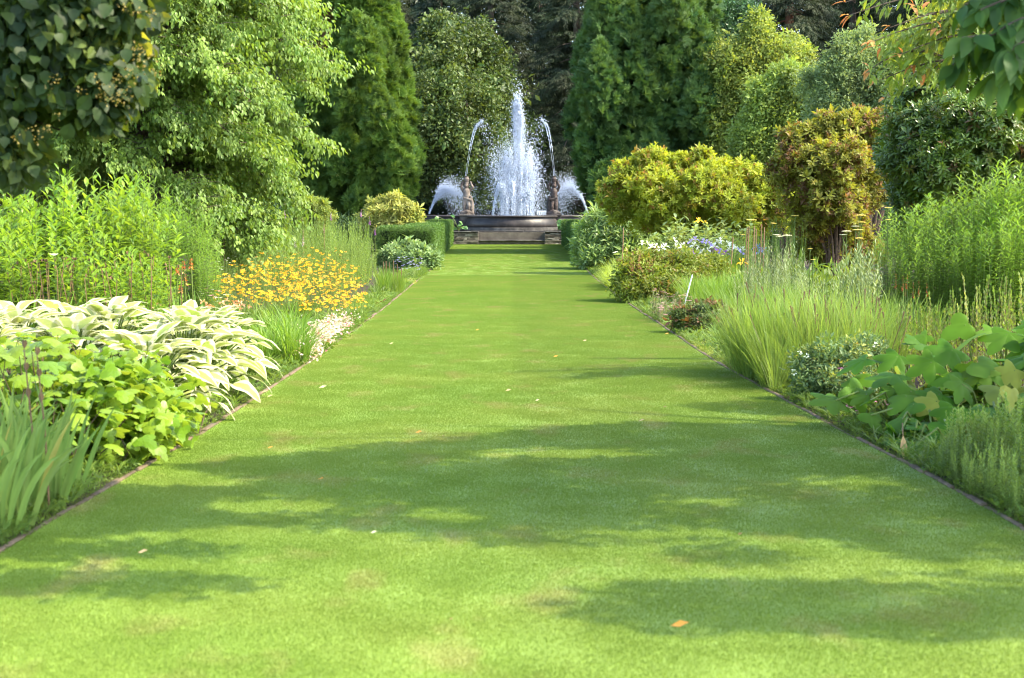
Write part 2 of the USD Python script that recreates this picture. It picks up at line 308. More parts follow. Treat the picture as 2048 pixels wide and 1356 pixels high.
for s, x0, x1, lab in ((-1, -4.4, SX0, 'low dry stone wall left of the fountain steps'), (1, SX1, 4.3, 'low dry stone wall right of the fountain steps')):
    T = Thing('dry_stone_wall', lab, 'wall', ((x0 + x1) / 2, WALL_Y, 0))
    T.part('wall_core', box(x0, x1, WALL_Y + .1, WALL_Y + .5, -.1, TOPZ - .06), stone_w[0])
    z = 0.
    while z < TOPZ - .085:
        h = min(U(.035, .075), TOPZ - .055 - z); x = x0
        while x < x1 - .02:
            l = min(U(.12, .42), x1 - x)
            if x1 - x - l < .08: l = x1 - x
            T.part('stone', rbox(x + .004, x + l - .004, WALL_Y + U(-.015, .02), WALL_Y + .2, z + .003, z + h - .003, .008), stone_w[rng.choice([0, 0, 1, 1, 1, 2])]); x += l
        z += h
    x = x0
    while x < x1 - .02:
        l = min(U(.5, .9), x1 - x)
        if x1 - x - l < .2: l = x1 - x
        T.part('coping_stone', rbox(x + .004, x + l - .004, WALL_Y - .03, WALL_Y + .55, TOPZ - .052, TOPZ + U(-.004, .004), .012), stone_s); x += l
g = box(-26, 26, WALL_Y + .3, WALL_Y + 40, -.2, TOPZ - .07)
single('terrace', g, mat('terrace_ground', (.06, .05, .04), (.15, .13, .10), 2, .9, .5), kind='structure')
# the basin: four lobes; walls swept round the outline
CX, CY = 0.0, 70.6
shape = shapely.union_all([Point(CX, CY).buffer(2.9, 48), Point(CX, 68.1).buffer(2.12, 48), Point(CX - 2.55, 71.0).buffer(2.0, 48), Point(CX + 2.0, 71.0).buffer(2.0, 48), Point(CX, 73.2).buffer(2.1, 48)])
def sweep(shape, prof, n=260):
    ring = shape.exterior; s = np.linspace(0, ring.length, n, endpoint=False)
    p = np.array([ring.interpolate(a).coords[0] for a in s]); t = nrm(np.roll(p, -1, 0) - np.roll(p, 1, 0)); nn = np.stack([t[:, 1], -t[:, 0]], 1)
    if not ring.is_ccw: nn = -nn
    k = len(prof); V = np.array([[p[:, 0] + nn[:, 0] * o, p[:, 1] + nn[:, 1] * o, np.full(n, z)] for o, z in prof]).transpose(2, 0, 1).reshape(-1, 3)
    i, j = np.meshgrid(np.arange(n), np.arange(k - 1), indexing='ij'); a = i * k + j; b = (i + 1) % n * k + j
    F = np.vstack([np.stack([a, b, b + 1], -1).reshape(-1, 3), np.stack([a, b + 1, a + 1], -1).reshape(-1, 3)])
    return V, F if ring.is_ccw else F[:, ::-1]
B0, RZ = TOPZ - .01, 1.215
FT = Thing('fountain', 'dark wet stone fountain basin with curved lobes behind the steps', 'fountain', (CX, CY, B0))
FT.part('plinth', sweep(shape, [(.16, B0), (.16, B0 + .11), (.13, B0 + .13), (-.05, B0 + .13)]), stone_s)
FT.part('basin_wall', sweep(shape, [(.04, B0 + .13), (.09, B0 + .17), (.11, B0 + .24), (.10, B0 + .33), (.05, B0 + .44), (.0, B0 + .50), (-.01, RZ - .09), (-.22, RZ - .09), (-.22, B0)]), stone_d, smooth=40)
FT.part('rim', sweep(shape, [(-.2, RZ - .088), (.03, RZ - .088), (.075, RZ - .07), (.09, RZ - .04), (.07, RZ - .012), (.04, RZ), (-.2, RZ + .002), (-.24, RZ - .02), (-.24, RZ - .2)]), stone_d, smooth=40)
FT.part('water_surface', trimesh.creation.extrude_polygon(shape.buffer(-.2).simplify(.01), .3, transform=trimesh.transformations.translation_matrix([0, 0, RZ - .4])), water_m)

# statues: one continuous body on a rock, arms up, holding a vessel on the head
def body(chains, edge=.03, it=8):
    m = m3.Manifold.batch_boolean([m3.Manifold.batch_hull([m3.Manifold.sphere(a[1], 14).translate(a[0]), m3.Manifold.sphere(b[1], 14).translate(b[0])]) for c in chains for a, b in zip(c[:-1], c[1:])], m3.OpType.Add)
    v, f, _ = meshkit.arrays(m.refine_to_length(edge)); t = trimesh.Trimesh(v, f); trimesh.smoothing.filter_taubin(t, iterations=it)
    q = np.array(t.vertices); q += t.vertex_normals * ((meshkit.fbm(q * 14) - .5) * .028)[:, None]
    return q, np.array(t.faces)
def statue(px, lab, m, flip, z0=1.26, Y=67.6):
    x = (px - 1024) * mpx(Y); s = .985
    T = Thing('statue', lab, 'statue', (x, Y, B0))
    hw = .31
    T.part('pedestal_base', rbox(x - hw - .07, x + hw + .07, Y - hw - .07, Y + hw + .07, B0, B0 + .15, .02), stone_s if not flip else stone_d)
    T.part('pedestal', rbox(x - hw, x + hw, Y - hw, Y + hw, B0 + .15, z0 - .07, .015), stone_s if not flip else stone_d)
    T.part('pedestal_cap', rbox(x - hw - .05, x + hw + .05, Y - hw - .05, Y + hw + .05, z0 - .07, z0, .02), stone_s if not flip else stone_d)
    k = -1 if flip else 1
    def J(a, b, c, r): return (np.array([x + a * k, Y + b, z0 + c]) , r)
    ch = [[J(0, 0, .0, .27), J(.02, .02, .08, .22)], [J(-.2, -.08, .04, .11), J(.02, -.14, .1, .12), J(.22, -.05, .06, .12)], [J(.16, .06, .08, .16), J(.2, .08, .42, .13), J(.13, .1, .75, .11)],   # rock, fish, trunk behind
          [J(-.1, -.06, .1, .075), J(-.11, -.09, .36, .085), J(-.07, -.02, .68, .125)], [J(.07, -.08, .12, .075), J(.09, -.12, .38, .09), J(.05, -.02, .68, .13)],                      # legs
          [J(-.01, -.02, .68, .16), J(.0, -.03, .86, .155), J(-.01, -.02, 1.02, .165), J(-.01, 0, 1.12, .12)],                                                                            # trunk
          [J(-.01, 0, 1.12, .07), J(-.02, -.03, 1.2, .075)],                                                                                                                              # neck
          [J(-.02, -.04, 1.28, .105), J(-.02, -.02, 1.33, .1)],                                                                                                                           # head
          [J(-.17, 0, 1.08, .075), J(-.25, -.06, 1.24, .06), J(-.17, -.04, 1.46, .05)], [J(.15, 0, 1.08, .075), J(.26, -.03, 1.2, .06), J(.17, -.03, 1.43, .05)],                          # arms up
          [J(.17, -.1, .78, .07), J(.24, -.08, .5, .08), J(.2, -.1, .22, .07)], [J(-.12, -.12, .74, .06), J(.14, -.16, .66, .06)]]                                                        # drapery
    bv = body(ch); T.part('figure', bv, m, smooth=True)
    T.part('nose', body([[J(-.02, -.145, 1.3, .014), J(-.02, -.15, 1.265, .02)]], .015, 2), m)
    T.part('hair', body([[J(-.09, .03, 1.36, .07), J(-.02, -.02, 1.4, .09), J(.06, .03, 1.35, .07)], [J(.07, .05, 1.3, .06), J(-.1, .05, 1.27, .06)]], .03, 3), m)
    vs = trimesh.creation.revolve([(0, 0), (.07, 0), (.11, .06), (.13, .15), (.09, .22), (.075, .245), (.1, .275), (.085, .28), (.06, .24), (0, .22)], sections=16)
    vs.apply_translation([x - .01 * k, Y - .02, z0 + 1.43]); T.part('vessel', vs, m, smooth=30)
    return np.array([x - .01 * k, Y - .02, z0 + 1.7])
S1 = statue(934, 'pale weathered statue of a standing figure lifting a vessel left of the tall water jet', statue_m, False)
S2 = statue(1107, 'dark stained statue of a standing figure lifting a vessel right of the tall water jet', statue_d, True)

# water: drops thrown from nozzles, frozen
drop_m = usdkit.material(stage, '/World/Looks/water_drop', {'pb': ('principled_bsdf', {'base_color': (.60, .66, .74), 'roughness': .25, 'ior': 1.33, 'specular_ior_level': .8}), 'tr': ('translucent_bsdf', {'color': (.58, .65, .75)}),
    'mx': ('mix_closure', {'fac': .45})}, [('pb.BSDF', 'mx.closure1'), ('tr.BSDF', 'mx.closure2')], surface='mx.closure')
OCT = (np.array([(1.5, 0, 0), (-1.5, 0, 0), (0, 1, 0), (0, -1, 0), (0, 0, 1), (0, 0, -1)], float), np.array([(0, 2, 4), (2, 1, 4), (1, 3, 4), (3, 0, 4), (2, 0, 5), (1, 2, 5), (3, 1, 5), (0, 3, 5)]))
TET = (np.array([(1, 1, 1), (1, -1, -1), (-1, 1, -1), (-1, -1, 1)], float) * .7, np.array([(0, 1, 2), (0, 2, 3), (0, 3, 1), (1, 3, 2)]))
GV = 9.81
def throw(n, src, v, sv, ang, size, floor, t0=0., t1=1., drift=(0, 0), pulse=0, sjit=.02, tp=1.0):
    """n drops from src with speed v (m/s, a vector), each at its own moment of flight."""
    v = np.asarray(v, float); V0 = v * (1 + rng.normal(0, sv, (n, 1))) + rng.normal(0, ang, (n, 3)) * np.linalg.norm(v)
    P0 = np.asarray(src, float) + rng.normal(0, sjit, (n, 3)) * [1, 1, .2]
    tm = (V0[:, 2] + np.sqrt(np.maximum(V0[:, 2] ** 2 + 2 * GV * np.maximum(P0[:, 2] - floor, 0.01), .01))) / GV
    u = U(0, 1, n) ** tp
    if pulse: u = (np.round(u * pulse) + rng.normal(0, .12, n)) / pulse
    t = tm * np.clip(t0 + (t1 - t0) * u, 0.004, 1)
    w = np.stack([V0[:, 0] + drift[0], V0[:, 1] + drift[1], V0[:, 2] * 0], 1) * t[:, None]
    P = P0 + w; P[:, 2] = P0[:, 2] + V0[:, 2] * t - GV * t * t / 2
    vel = V0.copy(); vel[:, 2] -= GV * t
    s = size * np.exp(rng.normal(0, .35, n))
    return lay(OCT if size > .0075 else TET, P, vel + 1e-3, nrm(rng.normal(size=(n, 3))), s)
def up(h): return math.sqrt(2 * GV * h)
JX, JY, WZ = (1036 - 1024) * mpx(70), 70.0, RZ - .1
J = np.array([JX, JY, WZ])
cm = []
for dx, h, vx in ((-.15, 5.2, .05), (0.05, 5.3, -.02), (.12, 4.6, .02)):
    cm.append(throw(900, J + [dx, 0, 0], (vx, 0, up(h)), .018, .006, .021, WZ, 0, .62, pulse=46))
    cm.append(throw(1300, J + [dx, 0, 0], (vx, 0, up(h - .4)), .06, .012, .012, WZ, .3, 1))
cm.append(throw(2600, J, (0, 0, up(3.6)), .16, .026, .0095, WZ, .25, 1))
for a in np.arange(0, 2 * np.pi, np.pi / 7):
    h = U(2.2, 3.1); c = J + [math.cos(a) * .75, math.sin(a) * .75, 0]
    cm.append(throw(750, c, (-math.cos(a) * .25, -math.sin(a) * .25, up(h)), .09, .045, .012, WZ, 0, 1))
    cm.append(throw(260, c, (-math.cos(a) * .25, -math.sin(a) * .25, up(h)), .03, .01, .018, WZ, 0, .5))
for px, h in ((988, 2.7), (992, 2.4), (1068, 2.35), (1076, 2.1), (1000, 2.2)):
    cm.append(throw(800, [(px - 1024) * mpx(70), 69.6, WZ], (.12 if px < 1030 else -.1, 0, up(h)), .08, .05, .012, WZ, .05, 1))
cm.append(throw(3800, J, (0, 0, up(1.9)), .2, .10, .0075, WZ, 0, 1))
cm.append(throw(9000, J, (0, 0, up(1.5)), .28, .115, .0062, WZ, .05, 1, drift=(-.05, 0)))
cm.append(throw(2500, J + [-.3, 0, .5], (-.8, 0, up(1.3)), .25, .14, .0062, WZ, .2, 1))
C = Thing('fountain_jet', 'tall white central water jet rising from a cloud of spray in the fountain', 'water jet', tuple(J), kind='stuff')
C.part('spray', cat(cm), drop_m, kind='stuff')
for lab, xs in (('small arching water jet at the left front of the spray', [(984, 1000, 1.5)]), ('row of small upright water jets in front of the central spray', [(1002, 1004, 1.25), (1012, 1012, 1.0), (1024, 1024, 1.6), (1048, 1047, 1.1), (1060, 1058, 1.2)])):
    T = Thing('low_water_jet', lab, 'water jet', ((xs[0][0] - 1024) * mpx(68.4), 68.4, WZ), kind='stuff')
    ms = []
    for a, b, h in xs:
        v = up(h); dx = (b - a) * mpx(68.4) * 1.1 / (v / GV)
        for k in range(2): ms.append(throw(420, [(a - 1024) * mpx(68.4) + .03 * k, 68.4, WZ], (dx, 0, v * (1 - .06 * k)), .01, .012, .017, WZ, 0, .75, pulse=60))
        ms.append(throw(420, [(a - 1024) * mpx(68.4), 68.4, WZ], (dx, 0, v), .05, .035, .011, WZ, .35, 1))
    T.part('spray', cat(ms), drop_m, kind='stuff')
def aim(src, apex, t=1.):
    h = apex[2] - src[2]; v = up(h); tt = v / GV
    return np.array([(apex[0] - src[0]) / tt, (apex[1] - src[1]) / tt, v])
for S, ap, lab, t1 in ((S1, at(964, 242, 67.6), 'thin double water arc from the vessel of the pale statue', .72), (S2, at(1083, 240, 67.6), 'thin double water arc from the vessel of the dark statue', .70)):
    T = Thing('statue_water_jet', lab, 'water jet', tuple(S), kind='stuff'); ms = []
    for k in range(2):
        v = aim(S, ap + [(-.11 if ap[0] < 0 else .12) * k, 0, -.14 * k]); tt = np.linspace(0, v[2] / GV * .8, 18)
        src = S + [.05 * k * (-1 if ap[0] < 0 else 1), 0, 0]
        p = src + v * tt[:, None]; p[:, 2] -= GV * tt ** 2 / 2
        ms.append(tube(p, np.linspace(.005, .002, 18) * (1 + .4 * np.sin(np.arange(18) * 2.2)), 5))
        ms.append(throw(260, src, v, .006, .003, .0125, S[2] - 2, .12, t1 * .62, pulse=70, sjit=.008))
        ms.append(throw(110, src, v, .02, .014, .010, S[2] - 2, .36, t1))
    T.part('spray', cat(ms), drop_m, kind='stuff')
for nm, src, ap, spread, lab in (('l', at(858, 428, 71), at(893, 371, 71), .09, 'low fan of water at the left side of the fountain'), ('r', at(1176, 428, 70), at(1143, 366, 70), .12, 'low fan of water behind the dark statue')):
    T = Thing('side_water_fan', lab, 'water jet', tuple(src), kind='stuff'); ms = []
    for k in range(5):
        v = aim(src, ap + [U(-.25, .25), U(-.1, .3), -.06 * k])
        ms.append(throw(420, src, v, .02, .016, .012, WZ, 0, .75)); ms.append(throw(800, src, v, .07, .06, .010, WZ, .25, 1))
    T.part('spray', cat(ms), drop_m, kind='stuff')
# a pale slatted bench and a sunlit bank far behind the basin
white = mat('white_paint', (.6, .62, .6), (.75, .76, .74), 5, .5, .1)
T = Thing('garden_bench', 'small pale slatted bench far behind the fountain spray', 'bench', (*at(1084, 430, 79)[:2], TOPZ))
bx = at(1084, 430, 79)[0]
for i in range(6): T.part('slat', rbox(bx - .26 + i * .095, bx - .20 + i * .095, 79, 79.03, 1.02, 1.42, .005), white)
T.part('rail', rbox(bx - .28, bx + .3, 79.032, 79.06, 1.34, 1.40, .005), white); T.part('seat', rbox(bx - .28, bx + .3, 78.6, 78.99, .98, 1.02, .01), white)
for s in (-.24, .26): T.part('leg', rbox(bx + s - .03, bx + s + .03, 78.65, 78.71, TOPZ - .07, .978, .005), white)
X, Y = np.meshgrid(np.linspace(-30, 30, 61), np.linspace(78, 112, 36), indexing='ij')
Z = TOPZ - .09 + 1.3 * np.clip((Y - 80) / 14, 0, 1) ** 1.2 * (.55 + .45 / (1 + np.exp(-(X - 2.5) * 1.2))) + .12 * (meshkit.fbm(np.stack([X, Y, 0 * X], -1) * .4) - .5)
i, j = np.meshgrid(np.arange(60), np.arange(35), indexing='ij'); a = i * 36 + j
single('grass_bank', (np.stack([X, Y, Z], -1).reshape(-1, 3), np.vstack([np.stack([a, a + 36, a + 37], -1).reshape(-1, 3), np.stack([a, a + 37, a + 1], -1).reshape(-1, 3)])), turf, kind='structure')
# ------------------------------------------------------------------ sprays of leaves that crowns are made of
def rosette(n, L, w=.4, el=(0., 1.1), k=1, stem=.3, fold=.25, droop=.25):
    a = np.arange(n) * 2.4 + U(-.4, .4, n); e = np.linspace(el[0], el[1], n) + U(-.15, .15, n)
    D = np.c_[np.cos(a) * np.cos(e), np.sin(a) * np.cos(e), np.sin(e)]
    P = np.c_[0 * a, 0 * a, np.linspace(0, stem * L, n)] + D * L * .08
    Un = np.c_[-np.cos(a) * np.sin(e), -np.sin(a) * np.sin(e), np.cos(e)] + rng.normal(0, .25, (n, 3))
    return lay(leaf(w, k, fold, droop), P, D, Un, L * U(.75, 1.15, n))
def fan(R, n=9, w=.16):
    """A scale-leaved conifer spray: flat, fan-shaped, with side shoots."""
    ms = []
    for s in range(3):
        b = nrm(np.array([rng.normal(0, .5), rng.normal(0, .5), 1.])); side = nrm(np.cross(b, rng.normal(size=3))); nn = np.cross(b, side)
        a = np.linspace(-1.15, 1.15, n) + U(-.1, .1, n); L = R * (1 - .28 * np.abs(a)) * U(.8, 1.15, n)
        D = np.cos(a)[:, None] * b + np.sin(a)[:, None] * side
        ms.append(lay(leaf(w, 1, .3, .1, .6), np.zeros((n, 3)), D, nn + rng.normal(0, .25, (n, 3)), L))
        for f in (.45, .72):
            P = D * (L * f)[:, None]; sg = np.where(np.arange(n) % 2, 1, -1)
            D2 = nrm(D + sg[:, None] * np.cross(nn, D) * .9)
            ms.append(lay(leaf(w * 1.3, 1, .3, .1, .6), P, D2, nn + rng.normal(0, .3, (n, 3)), L * .45))
    return cat(ms)
def needles(R, n=26, w=.09, hang=.5):
    d = nrm(rng.normal(size=(n, 3)) + [0, 0, .1]); D = nrm(d + [0, 0, -hang])
    return lay(leaf(w, 1, .4, .35, .5), d * R * .1, D, rng.normal(size=(n, 3)), R * U(.6, 1.1, n))
def hanging(L, n, lw=.42, ll=.09, k=2):
    """A twig along +x that sinks at its end; leaves hang from both sides."""
    t = U(.0, 1, n); P = np.c_[t * L, 0 * t, -.32 * L * t ** 2.2] + rng.normal(0, .05, (n, 3)) - [0, 0, .03]; s = rng.normal(0, .8, n)
    D = np.c_[.55 + 0 * t, s * .75, -.85 - .3 * t] + rng.normal(0, .3, (n, 3)); Un = np.c_[.4 + 0 * t, s * .5, .8 + 0 * t] + rng.normal(0, .25, (n, 3))
    tt = np.linspace(0, 1, 4)
    return lay(leaf(lw, k, .22, .22, .42), P, D, Un, ll * U(.75, 1.15, n))

def lobes_px(L, Y, dep=.5):
    """[(px, py, r px, depth offset m)] -> balls."""
    return [(at(q[0], q[1], Y + (q[3] if len(q) > 3 else 0)), q[2] * mpx(Y) * np.array([1, 1, q[4] if len(q) > 4 else 1.])) for q in L]
def crown(lobes, spacing, rough=.22, inner=.25, upw=.3, nf=1.6, floor=.02, thin=.0, sub=7):
    """Points and outward directions on the skins of overlapping balls, with an uneven surface and some points inside."""
    Ps, Ns = [], []; more = []
    for c, r in lobes:
        for _ in range(sub):
            d = nrm(rng.normal(size=3) + [0, -.15, .35]); more.append((c + d * r * U(.7, .98), r * U(.26, .46)))
    lobes = [(c, r * .97) for c, r in lobes] + more
    for c, r in lobes:
        n = int(4 * np.pi * np.mean(r) ** 2 / spacing ** 2) + 6
        d = nrm(rng.normal(size=(n, 3))); k = np.where(U(0, 1, n) < inner, U(.45, .85, n), 1.)
        k = k * (1 + rough * 2 * (meshkit.fbm((c + d * r) * nf / max(.25, np.mean(r)), 3) - .5) + rng.normal(0, .05, n))
        Ps.append(c + d * r * k[:, None]); Ns.append(d)
    P, N = np.vstack(Ps), np.vstack(Ns); keep = P[:, 2] > floor
    idx = np.repeat(np.arange(len(lobes)), [len(a) for a in Ps])
    for i, (c, r) in enumerate(lobes):
        q = np.linalg.norm((P - c) / r, axis=1); keep &= ~((q < .62) & (idx != i) & (U(0, 1, len(P)) < .85))
    if thin: keep &= meshkit.fbm(P * 2.2 / max(.3, np.mean([np.mean(r) for _, r in lobes])), 3, 5) > thin
    P, N = P[keep], N[keep]
    return P, nrm(N + [0, 0, upw] + rng.normal(0, .3, N.shape))
def limbs(T, base, lobes, m, r0=.06, sides=6, name='trunk', n=None, joined=True):
    """A trunk from the base that splits towards the lobes."""
    base = np.asarray(base, float); cs = np.array([c for c, _ in lobes]); pick = cs if n is None else cs[rng.choice(len(cs), min(n, len(cs)), False)]
    ms = []
    for c in pick:
        t = np.linspace(0, 1, 7)[:, None]; b = base + np.r_[rng.normal(0, r0 * .7, 2), 0]
        mid = base + (c - base) * [.25, .25, .62]
        p = (1 - t) ** 2 * b + 2 * t * (1 - t) * mid + t * t * c; p[1:-1] += rng.normal(0, .02 + .02 * np.linalg.norm(c - base) / 4, (5, 3))
        ms.append(tube(p, r0 * (1 - .8 * t[:, 0]), sides))
    T.part(name, cat(ms), m)
def shrub(name, label, cat_, lobes, protos, m, spacing, scale=(.8, 1.2), trunk=True, tw=twig, r0=.035, rough=.22, inner=.3, upw=.35, thin=0., group=None, part='foliage', nl=None, along_up=False):
    c0 = np.mean([c for c, _ in lobes], 0); T = Thing(name, label, cat_, (c0[0], c0[1], 0), group)
    P, N = crown(lobes, spacing, rough, inner, upw, thin=thin)
    T.scatter(part, protos, m, P, q_z(N), U(*scale, len(P)) * np.where(U(0, 1, len(P)) < .07, U(1.4, 1.9, len(P)), 1))
    if trunk: limbs(T, (c0[0], c0[1], 0), lobes, tw, r0, n=nl)
    return T, P, N

# ------------------------------------------------------------------ conifers
cyp_g = leafmat('cypress_green', (.048, .108, .014), (.122, .200, .028), .25, ns=.8, var=.35, rough=.6)
cyp_b = leafmat('cypress_blue_green', (.036, .092, .024), (.094, .168, .038), .24, ns=.8, var=.35, rough=.6)
brown_f = leafmat('cypress_brown', (.12, .075, .03), (.20, .13, .05), .25, ns=1.5)
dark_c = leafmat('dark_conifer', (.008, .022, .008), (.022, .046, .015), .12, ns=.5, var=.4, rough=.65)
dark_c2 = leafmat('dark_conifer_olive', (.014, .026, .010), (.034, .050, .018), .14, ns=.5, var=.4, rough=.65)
F1 = [fan(.26) for _ in range(4)]
def plume_tree(label, Y, prof, top, base, m, sp=.155, seed=0, trunkx=None, n_pl=70, extra=None, brown=None, group=None):
    """A cypress: upright plumes over a tall cone. prof: [(py, px left, px right)] as the photo shows it."""
    pr = np.array(prof, float); T0 = at(np.mean(pr[-1, 1:]), 418, Y)
    T = Thing('cypress_tree', label, 'tree', (T0[0], Y, 0), group)
    Ps, Ns = [], []
    def plume(c, h, r, out):
        n = int(2.6 * h * r / sp ** 2 * 1.7); t = U(0, 1, n) ** .8; a = U(0, 2 * np.pi, n)
        rr = r * np.sin(np.clip(t * .93 + .12, 0, 1) * np.pi) ** .75 * (1 + .3 * rng.normal(0, .3, n)) * np.where(U(0, 1, n) < .12, .5, 1)
        P = c + np.c_[np.cos(a) * rr, np.sin(a) * rr, (t - .35) * h] + out * (t * .15 * h)[:, None]
        Ps.append(P); Ns.append(nrm(np.c_[np.cos(a), np.sin(a), .55 + 1.1 * t] + rng.normal(0, .22, (n, 3))))
    ys_ = pr[:, 0]
    tot = 0
    for k in range(n_pl):
        py = ys_[0] + (ys_[-1] - ys_[0]) * ((k + U(0, 1)) / n_pl) ** .95
        l, r = np.interp(py, ys_, pr[:, 1]), np.interp(py, ys_, pr[:, 2]); R = (r - l) / 2 * mpx(Y); cx = at((l + r) / 2, py, Y)
        a = k * 2.39996 + U(-.3, .3); h = U(1.3, 2.7) * min(1, .5 + R / 3); rad = h * U(.2, .29)
        out = np.array([math.cos(a), math.sin(a), 0])
        plume(cx + out * max(0., R - rad * .9) * U(.72, 1.0) * [1, 1, 0], h, rad, out)
        if U(0, 1) < .45: plume(cx + out * max(0, R - rad) * U(.2, .6), h, rad, out)
    for (px, py, h, rad) in (extra or []): plume(at(px, py, Y - U(1.9, 3.0)), h * 1.35, rad * 1.15, np.array([0, -.4, 0.]))
    P, N = np.vstack(Ps), np.vstack(Ns); k = P[:, 2] > .05; P, N = P[k], N[k]
    if brown is not None:
        bx, by = toP(P); z = np.zeros(len(P), bool)
        for (qx, qy, rx, ry) in brown: z |= ((bx - qx) / rx) ** 2 + ((by - qy) / ry) ** 2 + rng.normal(0, .35, len(P)) < 1
        z &= P[:, 1] < Y + .5
        T.scatter('dry_foliage', F1[:2], brown_f, P[z], q_z(N[z]), U(.7, 1.2, z.sum()), label='dry brown patch of foliage'); P, N = P[~z], N[~z]
    T.scatter('crown', F1, m, P, q_z(N), U(.75, 1.25, len(P)))
    tx = at(trunkx if trunkx else np.mean(pr[-1, 1:]), 418, Y)[0]; zt = at(0, pr[0, 0] - 120, Y)[2]
    T.part('trunk', tube([[tx, Y, -.1], [tx + .05, Y, zt * .35], [tx - .05, Y, zt * .7], [tx, Y, zt]], [.24, .19, .14, .08], 8), bark)
    return T
plume_tree('tall bright green cypress with fluffy plumes just left of the fountain', 55, [(-160, 715, 775), (0, 690, 790), (120, 672, 806), (250, 665, 832), (350, 690, 838), (415, 700, 825), (436, 710, 815)], 0, 0, cyp_g, n_pl=62,
           extra=[(760, 260, 1.6, .42), (700, 200, 1.8, .45), (745, 340, 1.5, .4), (800, 310, 1.4, .4), (690, 330, 1.5, .45), (725, 415, 1.0, .4), (785, 405, 1., .4), (735, 130, 1.6, .42), (712, 90, 1.2, .3)])
plume_tree('green cypress with dry brown patches and bare upper trunk beside the drooping pale tree', 57, [(-140, 640, 720), (0, 610, 715), (110, 590, 722), (220, 572, 720), (330, 560, 730), (420, 565, 725), (440, 570, 720)], 0, 0, cyp_g, n_pl=52, trunkx=640,
           brown=[(690, 110, 36, 60), (660, 60, 22, 40), (700, 60, 16, 30), (790, 240, 14, 22), (640, 105, 16, 22)], extra=[(610, 230, 1.4, .45), (650, 300, 1.5, .45), (590, 350, 1.3, .42), (640, 390, 1.2, .4), (690, 390, 1.2, .4)])
plume_tree('huge dark green cypress with many plumes right of the fountain', 53, [(-200, 1200, 1400), (0, 1172, 1425), (120, 1158, 1432), (240, 1148, 1445), (330, 1158, 1462), (400, 1186, 1462), (430, 1200, 1450)], 0, 0, cyp_b, n_pl=100, sp=.16,
           extra=[(1258, 150, 2.6, .5), (1275, 190, 1.6, .6), (1200, 190, 1.9, .55), (1200, 290, 1.8, .55), (1250, 280, 1.7, .6), (1320, 110, 1.9, .55), (1330, 220, 1.8, .55), (1390, 130, 1.9, .5), (1400, 240, 1.8, .5), (1300, 330, 1.5, .5), (1390, 330, 1.4, .5), (1240, 370, 1.3, .5), (1205, 385, 1.0, .35), (1345, 40, 1.7, .5), (1215, 60, 1.8, .5)])

def frond(L, n=26):
    """A conifer branchlet along +x with short hanging side shoots."""
    ms = []
    for b in (-.55, 0, .55):
        d = np.array([math.cos(b), math.sin(b), 0]); l = L * (1 - .3 * abs(b)); t = np.linspace(.1, 1, n // 2); P = d * (t * l)[:, None] + np.c_[0 * t, 0 * t, -.35 * l * t ** 2]
        for s in (-1, 1): ms.append(lay(leaf(.16, 1, .3, .3, .5), P, np.c_[.6 * d[0] - s * d[1] * .7 + 0 * t, .6 * d[1] + s * d[0] * .7 + 0 * t, -.55 + 0 * t] + rng.normal(0, .25, (len(t), 3)), rng.normal(0, .4, (len(t), 3)) + [0, 0, 1], l * .3 * (1.15 - .6 * t)))
    return cat(ms)
NC = [frond(.75) for _ in range(4)]
def forest_tree(name, label, px, Y, wpx, m, h=17., seed=1, droop=.35, group=None, low=1.5, tr=bark):
    c = at(px, 418, Y); x = c[0]; R0 = wpx * mpx(Y) / 2
    T = Thing(name, label, 'tree', (x, Y, 0), group); ms, Ps, Ds = [], [], []
    T.part('trunk', tube([[x, Y, 0], [x + .1, Y, h * .4], [x - .1, Y, h * .75], [x, Y, h]], [.38, .3, .18, .04], 8), tr)
    for k in range(58):
        z = low + (h - low) * (k / 58) ** .9; R = R0 * (1 - (z / h) ** 1.6 * .85) * U(.7, 1.1); a = k * 2.39996 + U(-.3, .3); o = np.array([math.cos(a), math.sin(a), 0])
        t = np.linspace(0, 1, 6)[:, None]; p = np.array([x, Y, z]) + o * R * t + np.array([0, 0, 1.]) * R * (.25 * t - (.25 + droop) * t ** 2)
        ms.append(tube(p, np.linspace(.06, .012, 6), 4)); n = int(10 + R * 13)
        u = U(.15, 1.05, n)[:, None] ** .7; q = np.array([x, Y, z]) + o * R * u + np.array([0, 0, 1.]) * R * (.25 * u - (.25 + droop) * u ** 2)
        w = np.cross(o, [0, 0, 1.]); q = q + w * (rng.normal(0, .24, (n, 1)) * R * (1.15 - .6 * u)) + np.c_[0 * u, 0 * u, rng.normal(-.15, .18, n)]
        Ps.append(q); Ds.append(nrm(o + w * rng.normal(0, .6, (n, 1)) + [0, 0, -.1] + rng.normal(0, .3, (n, 3))))
    P, D = np.vstack(Ps), np.vstack(Ds)
    T.part('branches', cat(ms), tr); T.scatter('crown', NC, m, P, q_xz(D, np.tile([0, 0, 1.], (len(D), 1)) + rng.normal(0, .3, D.shape)), U(.8, 1.6, len(P)))
FG = 'dark conifers closing the view behind the garden'
